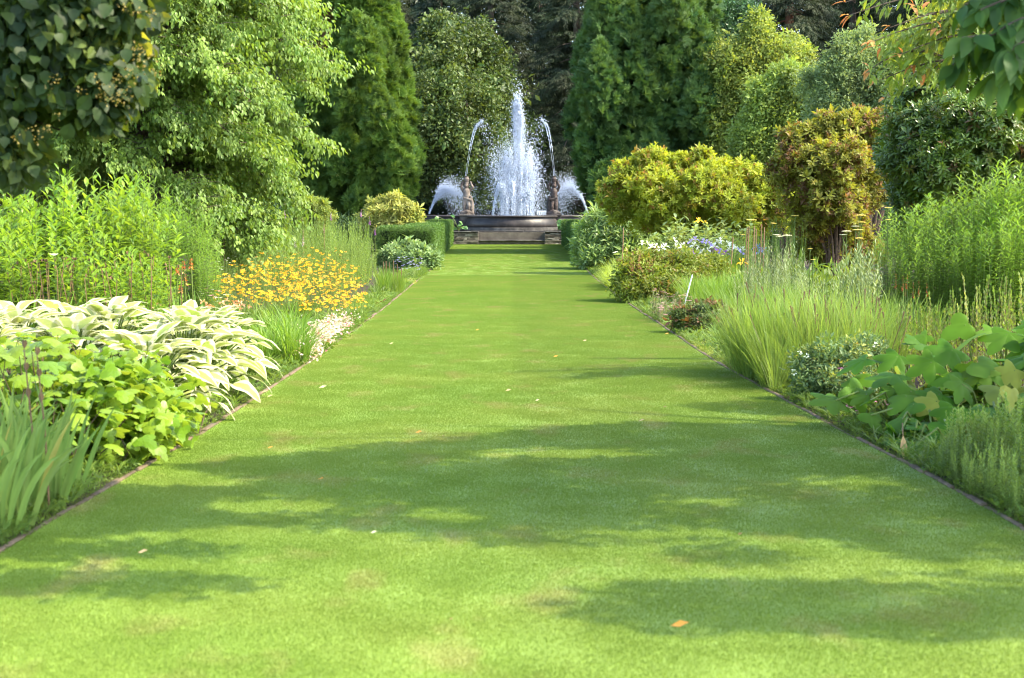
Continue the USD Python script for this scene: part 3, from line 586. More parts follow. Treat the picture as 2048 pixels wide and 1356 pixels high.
for px, Y, w, m, lab in ((600, 82, 330, dark_c, 'dark conifer whose top fills the gap left of the bright cypress'), (770, 96, 330, dark_c2, 'dark conifer rising behind the bright green cypress'), (885, 92, 300, dark_c, 'dark bluish conifer above the pale leafed tree'),
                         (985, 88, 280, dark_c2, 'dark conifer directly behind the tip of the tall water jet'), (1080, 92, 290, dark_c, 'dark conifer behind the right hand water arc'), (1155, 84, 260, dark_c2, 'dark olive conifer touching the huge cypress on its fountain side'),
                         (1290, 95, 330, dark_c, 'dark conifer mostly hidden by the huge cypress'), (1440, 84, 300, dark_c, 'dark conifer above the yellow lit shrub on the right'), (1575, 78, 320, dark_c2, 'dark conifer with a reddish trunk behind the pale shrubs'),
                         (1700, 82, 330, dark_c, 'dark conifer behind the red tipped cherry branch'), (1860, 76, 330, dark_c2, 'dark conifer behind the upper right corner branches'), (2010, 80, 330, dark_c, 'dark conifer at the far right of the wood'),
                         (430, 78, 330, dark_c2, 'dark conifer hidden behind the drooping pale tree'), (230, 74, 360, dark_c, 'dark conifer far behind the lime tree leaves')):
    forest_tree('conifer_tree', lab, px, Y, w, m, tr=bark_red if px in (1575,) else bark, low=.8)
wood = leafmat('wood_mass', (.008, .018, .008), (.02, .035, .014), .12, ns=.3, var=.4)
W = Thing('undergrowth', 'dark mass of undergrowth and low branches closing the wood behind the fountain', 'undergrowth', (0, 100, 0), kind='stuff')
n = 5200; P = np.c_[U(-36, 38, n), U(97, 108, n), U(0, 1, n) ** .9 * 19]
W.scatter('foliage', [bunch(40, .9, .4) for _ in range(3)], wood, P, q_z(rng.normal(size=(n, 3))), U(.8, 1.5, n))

# ------------------------------------------------------------------ broad-leaved trees and shrubs behind the beds
pale_t = leafmat('pale_tree_leaf', (.030, .064, .014), (.090, .128, .028), .3, ns=.7, var=.4)
BL = [bunch(16, .32, .20, .55) for _ in range(4)]
L_ = lobes_px([(905, 120, 60, 1), (850, 150, 45), (960, 130, 55, 2), (880, 200, 55, -1), (930, 220, 60, -1), (860, 260, 45), (990, 240, 45, 1), (900, 290, 60, -1.4), (960, 300, 55, -1), (860, 330, 40, -.6), (1010, 320, 40, 1), (915, 350, 50, -.6), (965, 370, 40, 0), (890, 80, 45, 2), (1010, 180, 40, 2), (940, 75, 45, 2), (865, 375, 30, 0), (1040, 260, 40, 3)], 80)
T, P, N = shrub('broadleaf_tree', 'grey green broad leaved tree with yellowish leaf tips behind the left water arc', 'tree', L_, BL, pale_t, .40, tw=bark, r0=.14, rough=.6, thin=.42)
yel_d = leafmat('yellow_lit_shrub', (.13, .20, .03), (.26, .30, .06), .4, ns=1.2, c3=(.10, .15, .03), amt=.75)
BS = [bunch(18, .19, .10, .5) for _ in range(4)]
BSs = [bunch(16, .14, .075, .5) for _ in range(4)]
L_ = lobes_px([(1520, 70, 28), (1505, 110, 40), (1545, 110, 35), (1470, 140, 45), (1530, 160, 45), (1450, 190, 35), (1490, 210, 45), (1550, 200, 30), (1455, 250, 40), (1505, 270, 40), (1470, 310, 40), (1515, 50, 14, 0, 1.6), (1440, 280, 30), (1580, 120, 40, 1), (1600, 180, 40, 1.5), (1440, 130, 40, .5), (1590, 250, 45, 1)], 50)
shrub('tall_shrub', 'yellow lit shrub with a pointed top right of the huge cypress', 'shrub', L_, BS, yel_d, .18, r0=.07, rough=.6, thin=.36)
dk_h = leafmat('holly_green', (.02, .06, .022), (.05, .11, .04), .2, rough=.35)
L_ = lobes_px([(1450, 50, 45), (1475, 90, 45), (1440, 110, 40), (1490, 40, 35), (1430, 20, 35), (1470, 160, 40)], 58)
shrub('broadleaf_tree', 'dark glossy green tree top between the huge cypress and the yellow lit shrub', 'tree', L_, BS, dk_h, .2, r0=.12, tw=bark, rough=.35)
lt_g = leafmat('light_green_shrub', (.11, .18, .03), (.22, .30, .065), .42, ns=1.2, var=.35)
L_ = lobes_px([(1590, 190, 45), (1540, 220, 45), (1600, 240, 50), (1510, 270, 40), (1560, 290, 50), (1620, 300, 45), (1500, 320, 40), (1545, 350, 40), (1640, 210, 35), (1650, 260, 40), (1600, 350, 50), (1480, 350, 30), (1680, 320, 40), (1570, 165, 32), (1655, 180, 40, 1), (1530, 190, 30)], 44)
shrub('tall_shrub', 'fresh green rounded shrub behind the yellow azaleas', 'shrub', L_, BS, lt_g, .16, r0=.06, rough=.6, thin=.34)
bl_g = leafmat('blue_green_shrub', (.11, .18, .06), (.22, .29, .115), .4, ns=1.4, var=.35)
L_ = lobes_px([(1690, 130, 40), (1740, 130, 45), (1680, 180, 45), (1740, 190, 50), (1790, 170, 50), (1650, 200, 30), (1700, 240, 50), (1770, 240, 50), (1830, 190, 45), (1840, 250, 50), (1690, 95, 16, 0, 1.8), (1730, 90, 16, 0, 1.8), (1660, 140, 15, 0, 1.7), (1650, 260, 40), (1720, 290, 50), (1800, 300, 50), (1630, 170, 34, .5), (1860, 150, 50, .5), (1790, 120, 40), (1900, 210, 50)], 39)
shrub('tall_shrub', 'pale bluish green shrub with upright tips under the cherry branch', 'shrub', L_, BSs, bl_g, .13, r0=.05, rough=.65, thin=.34)
ylw_g = leafmat('sunlit_yellow_green', (.15, .20, .02), (.30, .32, .05), .45, ns=1.2)
L_ = lobes_px([(1870, 150, 50), (1920, 130, 50), (1980, 160, 50), (1870, 210, 50), (1940, 210, 60), (2020, 220, 50), (1900, 90, 50), (1990, 90, 60), (2060, 150, 60), (2090, 230, 60), (1840, 110, 45), (1860, 60, 40), (1940, 50, 50), (2040, 60, 60)], 33)
shrub('tall_shrub', 'sunlit yellow green shrub seen through the upper right corner branches', 'shrub', L_, BSs, ylw_g, .14, r0=.05, rough=.4)
L_ = lobes_px([(110, 235, 40), (130, 290, 40), (90, 290, 50), (140, 330, 35), (60, 320, 60), (20, 280, 60), (100, 350, 60), (40, 380, 60)], 29)
yb = leafmat('variegated_shrub', (.20, .22, .05), (.42, .38, .14), .4, ns=2., c3=(.06, .10, .02), amt=.6)
shrub('variegated_shrub', 'sunlit yellowish shrub half hidden by the dark lime leaves at left', 'shrub', L_, BSs, yb, .14, r0=.04, rough=.4)
# dark shrub mass closing the left background
L_ = lobes_px([(-40, 250, 120), (60, 300, 90), (180, 340, 80), (300, 370, 80), (420, 400, 60), (520, 420, 45), (40, 150, 120), (-150, 200, 140), (200, 250, 80, 3), (330, 300, 80, 3)], 36)
shrub('evergreen_shrub', 'dark evergreen shrubs in deep shade beneath the drooping pale tree', 'shrub', L_, BS, dk_h, .25, r0=.06)

# ------------------------------------------------------------------ the drooping pale tree on the left: layered branches with hanging leaves
droop_m = leafmat('drooping_tree_leaf', (.095, .178, .026), (.178, .268, .054), .42, ns=1.0, var=.22, rough=.45, spec=.35)
HG = [hanging(.50, 36, .56, .082) for _ in range(5)]
TX, TY = at(300, 418, 26.5)[0], 26.5
T = Thing('drooping_tree', 'large tree with layered drooping branches of small pale green hanging leaves at left', 'tree', (TX, TY, 0))
T.part('trunk', tube([[TX, TY, -.1], [TX + .1, TY, 1.6], [TX - .05, TY, 3.5], [TX + .05, TY, 6], [TX, TY, 9]], [.24, .2, .16, .1, .03], 9), bark)
bm, Ps, Ds, Us = [], [], [], []
tiers = np.r_[np.linspace(1.1, 8.8, 150)]
for k, z in enumerate(tiers):
    a = k * 2.39996 + U(-.25, .25)
    if z < 2.3 and math.sin(a) < -.1 and math.cos(a) < .45: continue           # the dark hollow towards the camera
    R = np.interp(z, [1.0, 2.2, 4.5, 6.5, 8.8], [1.8, 2.25, 2.75, 2.5, .9]) * U(.82, 1.12) * (1.0 if math.cos(a) > -.2 else 1.1)
    o = np.array([math.cos(a), math.sin(a), 0.]); side = np.array([-o[1], o[0], 0]); bend = U(-.3, .3)
    def pos(t): t = np.asarray(t)[:, None]; return np.array([TX, TY, z - .2]) + o * R * t + side * bend * R * t ** 2 + np.array([0, 0, 1.]) * R * (.42 * t - .58 * t ** 2.3)
    bm.append(tube(pos(np.linspace(0, 1, 8)), np.linspace(.045, .006, 8), 5))
    for t in np.linspace(.24, .97, 9):
        b = pos([t])[0]
        for s in (-1, 1):
            d = nrm(o * .9 + s * side * U(.45, 1.1) + [0, 0, U(-.05, .2)]); l = R * (1.1 - t * .7) * U(.22, .42)
            bm.append(tube([b, b + d * l * .5 + [0, 0, .02], b + d * l], [.01, .006, .003], 3))
            for u in np.arange(.15, 1.01, .3):
                Ps.append(b + d * l * u); Ds.append(nrm(d + rng.normal(0, .35, 3) + [0, 0, -.05])); Us.append([0, 0, 1.])
    for t in np.linspace(.35, 1, 8): Ps.append(pos([t])[0]); Ds.append(nrm(o + rng.normal(0, .3, 3))); Us.append([0, 0, 1.])
T.part('branches', cat(bm), bark)
T.scatter('crown', HG, droop_m, Ps, q_xz(np.array(Ds), np.array(Us) + rng.normal(0, .12, (len(Us), 3))), U(.75, 1.2, len(Ps)))

# ------------------------------------------------------------------ azaleas and evergreen at right
RO = [rosette(9, .085, .42, (.1, 1.2), 1, .5) for _ in range(4)]
az_y = leafmat('azalea_yellow_green', (.18, .25, .018), (.31, .345, .034), .45, ns=2.2, var=.3, c3=(.22, .13, .03), amt=.84)
az_o = leafmat('azalea_bronze', (.15, .17, .02), (.26, .265, .034), .42, ns=2.0, var=.35, c3=(.17, .095, .04), amt=.72)
ev_g = leafmat('evergreen_dark', (.052, .105, .010), (.105, .165, .020), .26, ns=1.6, var=.35, rough=.32, spec=.5, c3=(.10, .05, .015), amt=.9)
L_ = lobes_px([(1225, 375, 28), (1260, 345, 38), (1245, 395, 35), (1300, 325, 38), (1310, 375, 48, -.5), (1350, 345, 45), (1400, 320, 32), (1405, 370, 52, -.6), (1455, 345, 40), (1455, 395, 48, -.5), (1500, 340, 32), (1510, 380, 45), (1545, 360, 38), (1290, 415, 38), (1350, 420, 40, -.4), (1420, 430, 36), (1500, 430, 40), (1560, 410, 36), (1213, 362, 14), (1405, 300, 15), (1280, 308, 14), (1335, 312, 15)], 35)
L_ = [(c - [0, 0, .17], r * [1, 1, .9]) for c, r in L_]
T, P, N = shrub('azalea_bush', 'wide yellow green azalea bush behind the irises on the right', 'shrub', L_, RO, az_y, .093, r0=.03, rough=.7, inner=.35, upw=.8, thin=.40)
L_ = lobes_px([(1600, 290, 42), (1650, 270, 45), (1700, 255, 42), (1740, 250, 40), (1580, 320, 36), (1630, 330, 52, -.5), (1690, 315, 52, -.6), (1745, 305, 48), (1600, 375, 45), (1660, 390, 55, -.4), (1720, 375, 50), (1620, 430, 42), (1760, 360, 36), (1640, 480, 38, .4), (1700, 450, 40, .4), (1680, 510, 40, .4), (1725, 490, 36, .5), (1560, 345, 24), (1650, 235, 18), (1760, 235, 26), (1720, 225, 15)], 29)
L_ = [(c - [0, 0, .10], r * [1, 1, .92]) for c, r in L_]
T, P, N = shrub('azalea_bush', 'tall bronze tinted azalea bush with bare stems showing in its middle', 'shrub', L_, RO, az_o, .088, r0=.03, rough=.6, inner=.3, upw=.8, thin=.4)
L_ = lobes_px([(1830, 230, 55), (1870, 200, 60), (1940, 200, 70), (2010, 200, 70), (1825, 310, 55), (1860, 290, 80, -.4), (1930, 290, 85, -.6), (2010, 290, 90, -.5), (1840, 380, 55), (1880, 380, 80), (1960, 380, 80), (2060, 330, 90), (1835, 440, 45), (1860, 460, 60), (2100, 230, 80), (1985, 255, 60, -1.), (1885, 330, 50, -1.0)], 23)
RO2 = [rosette(10, .085, .36, (.0, 1.1), 1, .5) for _ in range(4)]
shrub('evergreen_shrub', 'big dark green shaded evergreen shrub behind the tall willow leaved plants', 'shrub', L_, RO2, ev_g, .083, r0=.03, rough=.6, inner=.3, upw=.6, thin=.34)

ug = leafmat('low_evergreen', (.03, .065, .018), (.07, .12, .03), .25, ns=1.)
for lab, x0, x1, y0, h in (('low evergreen undergrowth behind the azaleas at right', 3.6, 15, 47, 1.5), ('low evergreen undergrowth below the cypresses at left', -14, -4.2, 50.5, 1.25)):
    n = 1500; T = Thing('undergrowth', lab, 'undergrowth', ((x0 + x1) / 2, y0 + 1, 0), kind='stuff'); P = np.c_[U(x0, x1, n), U(y0, y0 + 2.4, n), U(0, 1, n) ** .8 * h]; P[:, 2] *= .7 + .6 * meshkit.fbm(P * .9, 3)
    T.scatter('foliage', BS, ug, P, q_z(rng.normal(size=(n, 3)) + [0, -.3, .8]), U(.9, 1.5, n))
# ------------------------------------------------------------------ clipped hedges
hedge_m = leafmat('hedge_leaf', (.035, .085, .012), (.085, .16, .022), .25, ns=3, var=.25)
hedge_c = mat('hedge_core', (.006, .012, .004), (.014, .024, .008), 8, .95, .3)
HB = [bunch(14, .06, .035, .5) for _ in range(4)]
def hedge(label, polys, h, name='clipped_hedge'):
    shp = shapely.union_all([Polygon(p) for p in polys]); c = shp.centroid
    T = Thing(name, label, 'hedge', (c.x, c.y, 0))
    m = trimesh.creation.extrude_polygon(shp.buffer(-.07), h - .06); T.part('inner_twigs', m, hedge_c)
    Ps, Ns = [], []
    x0, y0, x1, y1 = shp.bounds; n = int(shp.area * 420); q = []
    t = np.c_[U(x0, x1, n * 3), U(y0, y1, n * 3)]; t = t[shapely.contains_xy(shp, t)][:n]; Ps.append(np.c_[t, np.full(len(t), h)]); Ns.append(np.tile([0, 0, 1.], (len(t), 1)))
    r = shp.exterior; n = int(r.length * h * 420); s = U(0, r.length, n); p = np.array([r.interpolate(a).coords[0] for a in s]); p2 = np.array([r.interpolate(a + .01).coords[0] for a in s]); t = nrm(p2 - p)
    nn = np.c_[t[:, 1], -t[:, 0]] * (1 if r.is_ccw else -1); Ps.append(np.c_[p, U(.03, h, n)]); Ns.append(np.c_[nn, np.full(n, .25)])
    P, N = np.vstack(Ps), np.vstack(Ns); P = P + N * (rng.normal(0, .018, len(P)) + .05 * (meshkit.fbm(P * 2.5, 3) - .5))[:, None]
    T.scatter('foliage', HB, hedge_m, P, q_z(N + rng.normal(0, .3, N.shape)), U(.8, 1.25, len(P)))
hedge('clipped box hedge with a sunlit top turning a corner left of the lawn', [[(-3.5, 39.5), (xl(39.6) - .02, 39.5), (xl(40.9) - .02, 40.9), (-3.5, 40.9)], [(xl(40.9) - .85, 40.5), (xl(39.6) - .02, 40.5), (xl(50) - .02, 50), (xl(63) - .02, 63.4), (xl(63) - .85, 63.4)]], .98)
hedge('clipped box hedge right of the lawn half hidden by a round bush', [[(xr(43.2) + .02, 43.0), (3.6, 43.0), (3.6, 44.2), (xr(44.2) + .9, 44.2), (xr(63) + .9, 63.4), (xr(63) + .02, 63.4), (xr(52) + .02, 52)]], .98)
hedge('distant dark clipped hedge seen behind the flower spikes at left', [[(-8.8, 46.5), (-6.6, 46.5), (-6.6, 47.4), (-8.8, 47.4)]], 1.02)
# ------------------------------------------------------------------ tools for bed plants
def stem_leaves(h, n, ll, w=.25, k=2, t0=.12, el=.55, droop=.35, top=.45, fold=.2, whorl=1, bow=.06):
    """An upright leafy stem of height h: (stem mesh, leaf mesh). Leaves shrink towards the tip and stand up more."""
    a0 = U(0, 6.28); bx = bow * h; t = np.linspace(0, 1, 6)
    line = lambda s: np.c_[bx * s ** 2 * math.cos(a0), bx * s ** 2 * math.sin(a0), h * s]
    st = tube(line(t), np.linspace(.006, .002, 6) * (1 if h > .5 else .6), 4)
    s = np.linspace(t0, 1, n); a = np.arange(n) * (2.4 if whorl == 1 else np.pi / 2 + .0) + (np.arange(n) % 2 * np.pi if whorl == 2 else 0) + U(-.3, .3, n)
    e = el + .75 * s ** 2.5 + U(-.15, .15, n); L = ll * (1 - (1 - top) * s ** 2) * U(.8, 1.15, n)
    D = np.c_[np.cos(a) * np.cos(e), np.sin(a) * np.cos(e), np.sin(e)]; Un = np.c_[-np.cos(a) * np.sin(e), -np.sin(a) * np.sin(e), np.cos(e)] + rng.normal(0, .15, (n, 3))
    return st, lay(leaf(w, k, fold, droop), line(s), D, Un, L)
def blades(n, h, w=.012, spread=.5, arch=.5, r=.06, seg=5, up_=.3):
    """A tuft of arching strap leaves."""
    ms = []
    for _ in range(n):
        a = U(0, 6.28); o = np.array([math.cos(a), math.sin(a), 0]); sd = np.array([-o[1], o[0], 0]); l = h * U(.7, 1.15)
        th = np.abs(rng.normal(0, spread * .6)) + .05; ar = arch * U(.4, 1.3); t = np.linspace(0, 1, seg); ang = th + ar * 1.6 * t ** 1.5
        st = np.c_[np.sin(ang), np.cos(ang)] * l / (seg - 1); c = np.vstack([[0, 0], np.cumsum(st[:-1], 0)])
        P = o * (U(0, r) + c[:, :1]) + np.array([0, 0, 1.]) * c[:, 1:]; ww = w * U(.7, 1.2) * np.array([.7, 1, .95, .7, .0][:seg] if seg == 5 else np.r_[.8, np.linspace(1, 0, seg - 1)])
        tw = U(-.5, .5); sv = sd * math.cos(tw) + o * math.sin(tw)
        v = np.empty((2 * seg, 3)); v[0::2] = P - sv * ww[:, None] / 2; v[1::2] = P + sv * ww[:, None] / 2
        ms.append((v, np.array([f for i in range(seg - 1) for f in ((2 * i, 2 * i + 1, 2 * i + 3), (2 * i, 2 * i + 3, 2 * i + 2))])))
    return cat(ms)
def spots_points(spots, n):
    """spots: (px, top py, depth, half width px, half depth m). Points on the ground and the height the plant needs there."""
    wgt = np.array([s[3] * mpx(s[2]) * s[4] for s in spots]); c = rng.choice(len(spots), n, p=wgt / wgt.sum()); S = np.array([s[:5] for s in spots], float)[c]
    r, a = np.sqrt(U(0, 1, n)), U(0, 6.28, n)
    X = (S[:, 0] - 1024) * mpx(S[:, 2]) + r * np.cos(a) * S[:, 3] * mpx(S[:, 2]); Y = S[:, 2] + r * np.sin(a) * S[:, 4]
    Z = at(S[:, 0], S[:, 1], S[:, 2])[:, 2] * (1 - .22 * r ** 3)
    lim = np.where(X < 0, xl(Y) - .06, xr(Y) + .06); X = np.where(X < 0, np.minimum(X, lim), np.maximum(X, lim))
    return np.c_[X, Y, 0 * X], Z
def stand(name, label, cat_, spots, n, make, h0, ml, ms=None, lean=.1, jit=(.75, 1.05), parts=('stems', 'leaves'), nproto=5, group=None, extra=None):
    """Many leafy stems that make one plant clump: make() gives (stem, leaves) of height h0."""
    P, Z = spots_points(spots, n); k = Z * U(*jit, n) / h0; Q = q_up(n, lean); c = P.mean(0)
    T = Thing(name, label, cat_, (c[0], c[1], 0), group); pr = [make() for _ in range(nproto)]
    idx = rng.integers(0, nproto, n)
    for part, w, m in zip(parts, (0, 1), (ms, ml)):
        if m is None: continue
        for i in range(1):
            p = T.scatter(part, [q[w] for q in pr], m, P, Q, k)
        UsdGeom.PointInstancer(stage.GetPrimAtPath(p)).GetProtoIndicesAttr().Set(Vt.IntArray.FromNumpy(idx.astype(np.int32)))
    return T, P, Q, k
def tops(P, Q, k, h0): return P + Rotation.from_quat(Q).apply(np.c_[0 * k, 0 * k, k * h0])
def clump(name, label, cat_, spots, n, protos, h0, m, lean=.12, jit=(.75, 1.1), part='leaves', group=None):
    P, Z = spots_points(spots, n); c = P.mean(0); T = Thing(name, label, cat_, (c[0], c[1], 0), group)
    T.scatter(part, protos, m, P, q_up(n, lean), Z * U(*jit, n) / h0)
    return T, P, Z
def daisy(r, n=8, cup=.15, w=.5):
    a = np.arange(n) * 2 * np.pi / n + U(0, 1); D = np.c_[np.cos(a), np.sin(a), np.full(n, cup) + U(-.1, .1, n)]
    return lay(leaf(w, 1, .1, .15, .65), D * r * .15, D, np.tile([0, 0, 1.], (n, 1)), r * .9)
def ball(r, c=(0, 0, 0), s=(1, 1, 1)):
    m = trimesh.creation.icosphere(1, r); return np.array(m.vertices) * s + c, np.array(m.faces)
stem_g = leafmat('stem_green', (.07, .12, .02), (.12, .17, .03), .1)
stem_b = mat('stem_brown', (.10, .06, .03), (.20, .13, .06), 9, .8, .2)

# ------------------------------------------------------------------ LEFT BED
g_bright = leafmat('bright_perennial', (.105, .205, .014), (.18, .29, .026), .45, ns=1.2, var=.25, rough=.4, tcol=(.24, .36, .02))
g_wil = leafmat('willow_leaf_green', (.10, .205, .02), (.175, .285, .04), .45, ns=1.2, var=.25, tcol=(.20, .34, .025))
stand('tall_perennial', 'tall bright green perennials with broad pointed leaves at the left edge of the photo', 'plant',
      [(30, 372, 15.5, 90, .9), (130, 352, 16, 110, 1.0), (230, 362, 16.5, 90, 1.0), (300, 392, 17, 60, .8), (60, 420, 14.6, 110, .5), (180, 470, 14.5, 110, .5), (290, 500, 14.8, 60, .5), (340, 530, 15, 40, .4)], 360, lambda: stem_leaves(1.7, 30, .21, .36, 2, .08, .35, .35, .55, whorl=2), 1.7, g_bright, stem_g, .10)
stand('tall_perennial', 'tall willow leaved green perennials behind the red torch flowers', 'plant', [(300, 362, 20, 60, .9), (360, 385, 20, 50, .9), (400, 425, 20, 34, .8), (420, 470, 19.5, 22, .6), (255, 352, 20, 45, .8)], 280, lambda: stem_leaves(1.7, 54, .15, .20, 2, .1, .35, .45, .55), 1.7, g_wil, stem_g, .10)
g_day = leafmat('daylily_leaf', (.075, .16, .014), (.15, .25, .03), .4, ns=1.5, tcol=(.2, .33, .02))
BD = [blades(26, .85, .020, .7, .75, .12) for _ in range(4)]
clump('daylily', 'arching daylily leaves behind the white edged hostas', 'plant', [(40, 592, 13.6, 110, .5), (160, 590, 13.8, 100, .5), (270, 585, 14, 80, .5), (370, 590, 14.2, 60, .5)], 62, BD, .75, g_day)
P, Z = spots_points([(120, 520, 14.3, 150, .5), (280, 505, 14.5, 90, .5)], 46)
T = Thing('flower_stalk', 'thin bare brownish daylily stalks standing among the left bed leaves', 'flower stalks', (-4, 14.3, 0))
for p, z in zip(P, Z): T.part('stalk', cat([tube([p, p + [.02, 0, z * .5], p + [U(-.08, .08), 0, z]], [.006, .005, .004], 5), lay(leaf(.5, 1, .3, 0), p + [[0, 0, z]] * 3, rng.normal(size=(3, 3)) * .3 + [0, 0, 1], rng.normal(size=(3, 3)), .04)]), stem_b)
BD2 = [blades(30, .62, .016, .75, .8, .10) for _ in range(4)]
clump('daylily', 'lush fountain of narrow daylily leaves right of the hostas', 'plant', [(520, 640, 14.6, 40, .5), (570, 625, 15, 45, .6), (600, 660, 14.6, 26, .4), (470, 622, 16.3, 60, .5), (560, 600, 16.4, 50, .5)], 50, BD2, .55, g_day)

# hostas: every leaf its own piece
def variegated(name, edge_, mid1, mid2):
    """Cream margin, green middle: the leaf's own width is kept in a primvar-free way by the u coordinate."""
    n = {'uv': ('uvmap', {'attribute': 'st'}), 'sx': ('separate_xyz', {}), 'geo': ('geometry', {}), 'nz': ('noise_texture', {'scale': 22., 'detail': 3.}), 'oi': ('object_info', {}),
         'ma': ('math', {'math_type': 'multiply_add', 'value2': .55}), 'mr': ('map_range', {'from_min': .72, 'from_max': .88}), 'wv': ('wave_texture', {'scale': 5., 'distortion': .6, 'bands_direction': 'x'}),
         'mc': ('mix_color', {'a': mid1, 'b': mid2}), 'me': ('mix_color', {'b': edge_}), 'bp': ('bump', {'strength': .5, 'distance': .008}),
         'pb': ('principled_bsdf', {'roughness': .38, 'specular_ior_level': .4}), 'tr': ('translucent_bsdf', {}), 'mx': ('mix_closure', {'fac': .3})}
    L = [('uv.UV', 'sx.vector'), ('geo.position', 'nz.vector'), ('nz.fac', 'ma.value1'), ('sx.x', 'ma.value3'), ('ma.value', 'mr.value'), ('uv.UV', 'wv.vector'), ('wv.fac', 'bp.height'), ('bp.normal', 'pb.normal'),
         ('oi.random', 'mc.fac'), ('mc.result', 'me.a'), ('mr.result', 'me.fac'), ('me.result', 'pb.base_color'), ('me.result', 'tr.color'), ('pb.BSDF', 'mx.closure1'), ('tr.BSDF', 'mx.closure2')]
    return usdkit.material(stage, '/World/Looks/' + name, n, L, surface='mx.closure')
hosta_m = variegated('hosta_leaf', (.64, .64, .40), (.27, .36, .055), (.44, .48, .15))
def big_leaf(nx=9, ny=7, w=.62, droop=.55, cup=.22, wave=.03):
    """A heart-shaped leaf surface with a grid of points; also u = |distance from midrib| / half width."""
    s = np.linspace(0, 1, nx); y = np.linspace(-1, 1, ny); prof = np.sin(np.pi * np.clip(s, .0, 1) ** .62) ** .75 * w / 2; prof[0] = .05; prof[-1] = .004
    X, Y = np.meshgrid(s, y, indexing='ij'); H = prof[:, None] * Y
    Z = .18 * X - droop * X ** 2.2 + cup * np.abs(H) ** 1.1 - .08 * np.abs(Y) ** 4 * prof[:, None] + wave * np.sin(X * 11 + Y * 2 + U(0, 6)) * np.abs(Y) ** 2 + .006 * np.cos(Y * 14)
    XX = X - .1 * (Y ** 2) * (1 - X) * w
    i, j = np.meshgrid(np.arange(nx - 1), np.arange(ny - 1), indexing='ij'); a = i * ny + j
    F = np.vstack([np.stack([a, a + ny, a + ny + 1], -1).reshape(-1, 3), np.stack([a, a + ny + 1, a + 1], -1).reshape(-1, 3)])
    return np.stack([XX, H, Z], -1).reshape(-1, 3), F, np.stack([np.abs(Y) + 0 * X, X * 1.0 + np.abs(Y) * .35], -1).reshape(-1, 2)
HOSTA = [(-2.62, 10.7, .66), (-2.58, 11.8, .74), (-2.62, 13.0, .70), (-3.3, 11.2, .74), (-3.35, 12.4, .80), (-4.1, 11.5, .76), (-4.2, 12.6, .76), (-2.95, 13.6, .66), (-3.9, 13.3, .70)]
HL = ['front hosta nearest the lawn edging with leaves hanging over the stones', 'second hosta along the edging with broad cream margins', 'farthest hosta along the edging beside the daylilies', 'hosta in the middle of the mass behind the lobed yellow green leaves', 'tallest hosta in the middle with a big upright leaf',
      'hosta at the left edge of the photo with pale leaves', 'hosta at the back left below the arching leaves', 'hosta at the back right corner of the mass', 'hosta at the back of the mass between the others']
for (hx, hy, hh), lab in zip(HOSTA, HL):
    T = Thing('hosta', 'cream edged ' + lab, 'plant', (hx, hy, 0), 'cream edged hostas in the left bed'); n = 82 if hy < 12.5 else 64; sm = []
    for k in range(n):
        a = k * 2.39996 + U(-.3, .3); tier = (k + .5) / n; R = .06 + .54 * tier ** .8; z = hh * (1.0 - .74 * tier ** 1.7) * U(.86, 1.05); o = np.array([math.cos(a), math.sin(a), 0]); L = U(.17, .29)
        b = np.array([hx, hy, 0]) + o * R * .75 + [0, 0, z * .82]; e = .75 - 1.05 * tier + U(-.12, .12); D = o * math.cos(e) + np.array([0, 0, math.sin(e)]); Un = -o * math.sin(e) + np.array([0, 0, math.cos(e)]) + rng.normal(0, .16, 3)
        v, f, uv = big_leaf(w=U(.54, .74), droop=U(.35, .75), wave=U(.015, .04)); v2, f2 = lay((v, f), b, D, Un, L)
        p = numbered(T.path + '/leaf'); usdkit.mesh(stage, p, (v2 - T.loc, f2), hosta_m, True, uv)
        sm.append(tube([[hx + o[0] * .04, hy + o[1] * .04, 0], np.array([hx, hy, 0]) + o * R * .3 + [0, 0, z * .5], b + D * L * .03], [.009, .008, .006], 5))
    T.part('leaf_stalks', cat(sm), stem_g)

# lobed yellow-green shrub (maple-like leaves)
def lobed(w=1.0, nl=5, depth=.45, droop=.25, cup=.1, ring=3, tooth=.06):
    """A palmate leaf: nl pointed lobes round the stalk, stalk at the origin, middle lobe along +x."""
    m = nl * 8; th = np.linspace(-2.5, 2.5, m + 1); uu = th * nl / 5.0 * .96; lob = (1 - np.minimum(1, np.abs(uu - np.round(uu)) * 2)) ** .8
    r = (.5 - depth * .5 * (1 - lob)) * (1.0 - .33 * (np.abs(th) / 2.5) ** 1.5) + tooth * .5 * (np.arange(m + 1) % 2)
    V = [(0, 0, 0)]; F = []
    for k in range(1, ring + 1):
        q = k / ring; rr = r * q; x, y = rr * np.cos(th) * 1.1, rr * np.sin(th) * w
        z = -droop * (rr ** 2) * 2.2 + cup * q * (lob - .5) * .35
        V += list(zip(x + .12 * q, y, z))
    for j in range(m): F.append((0, 1 + j, 2 + j))
    for k in range(ring - 1):
        a, b = 1 + k * (m + 1), 1 + (k + 1) * (m + 1)
        for j in range(m): F += [(a + j, b + j, b + j + 1), (a + j, b + j + 1, a + j + 1)]
    return np.array(V, float), np.array(F)
lob_m = leafmat('lobed_yellow_green', (.115, .225, .012), (.19, .29, .022), .42, ns=2.5, var=.2, rough=.42, tcol=(.26, .36, .02), spec=.45)
T = Thing('lobed_leaf_shrub', 'low yellow green shrub with lobed leaves in front of the hostas', 'shrub', (-2.9, 8.9, 0)); sm = []
tp = lobed(.95, 3, .5, .3, .12, 2); tl = lobed(1., 5, .5, .25, .12, 2)
k = 0
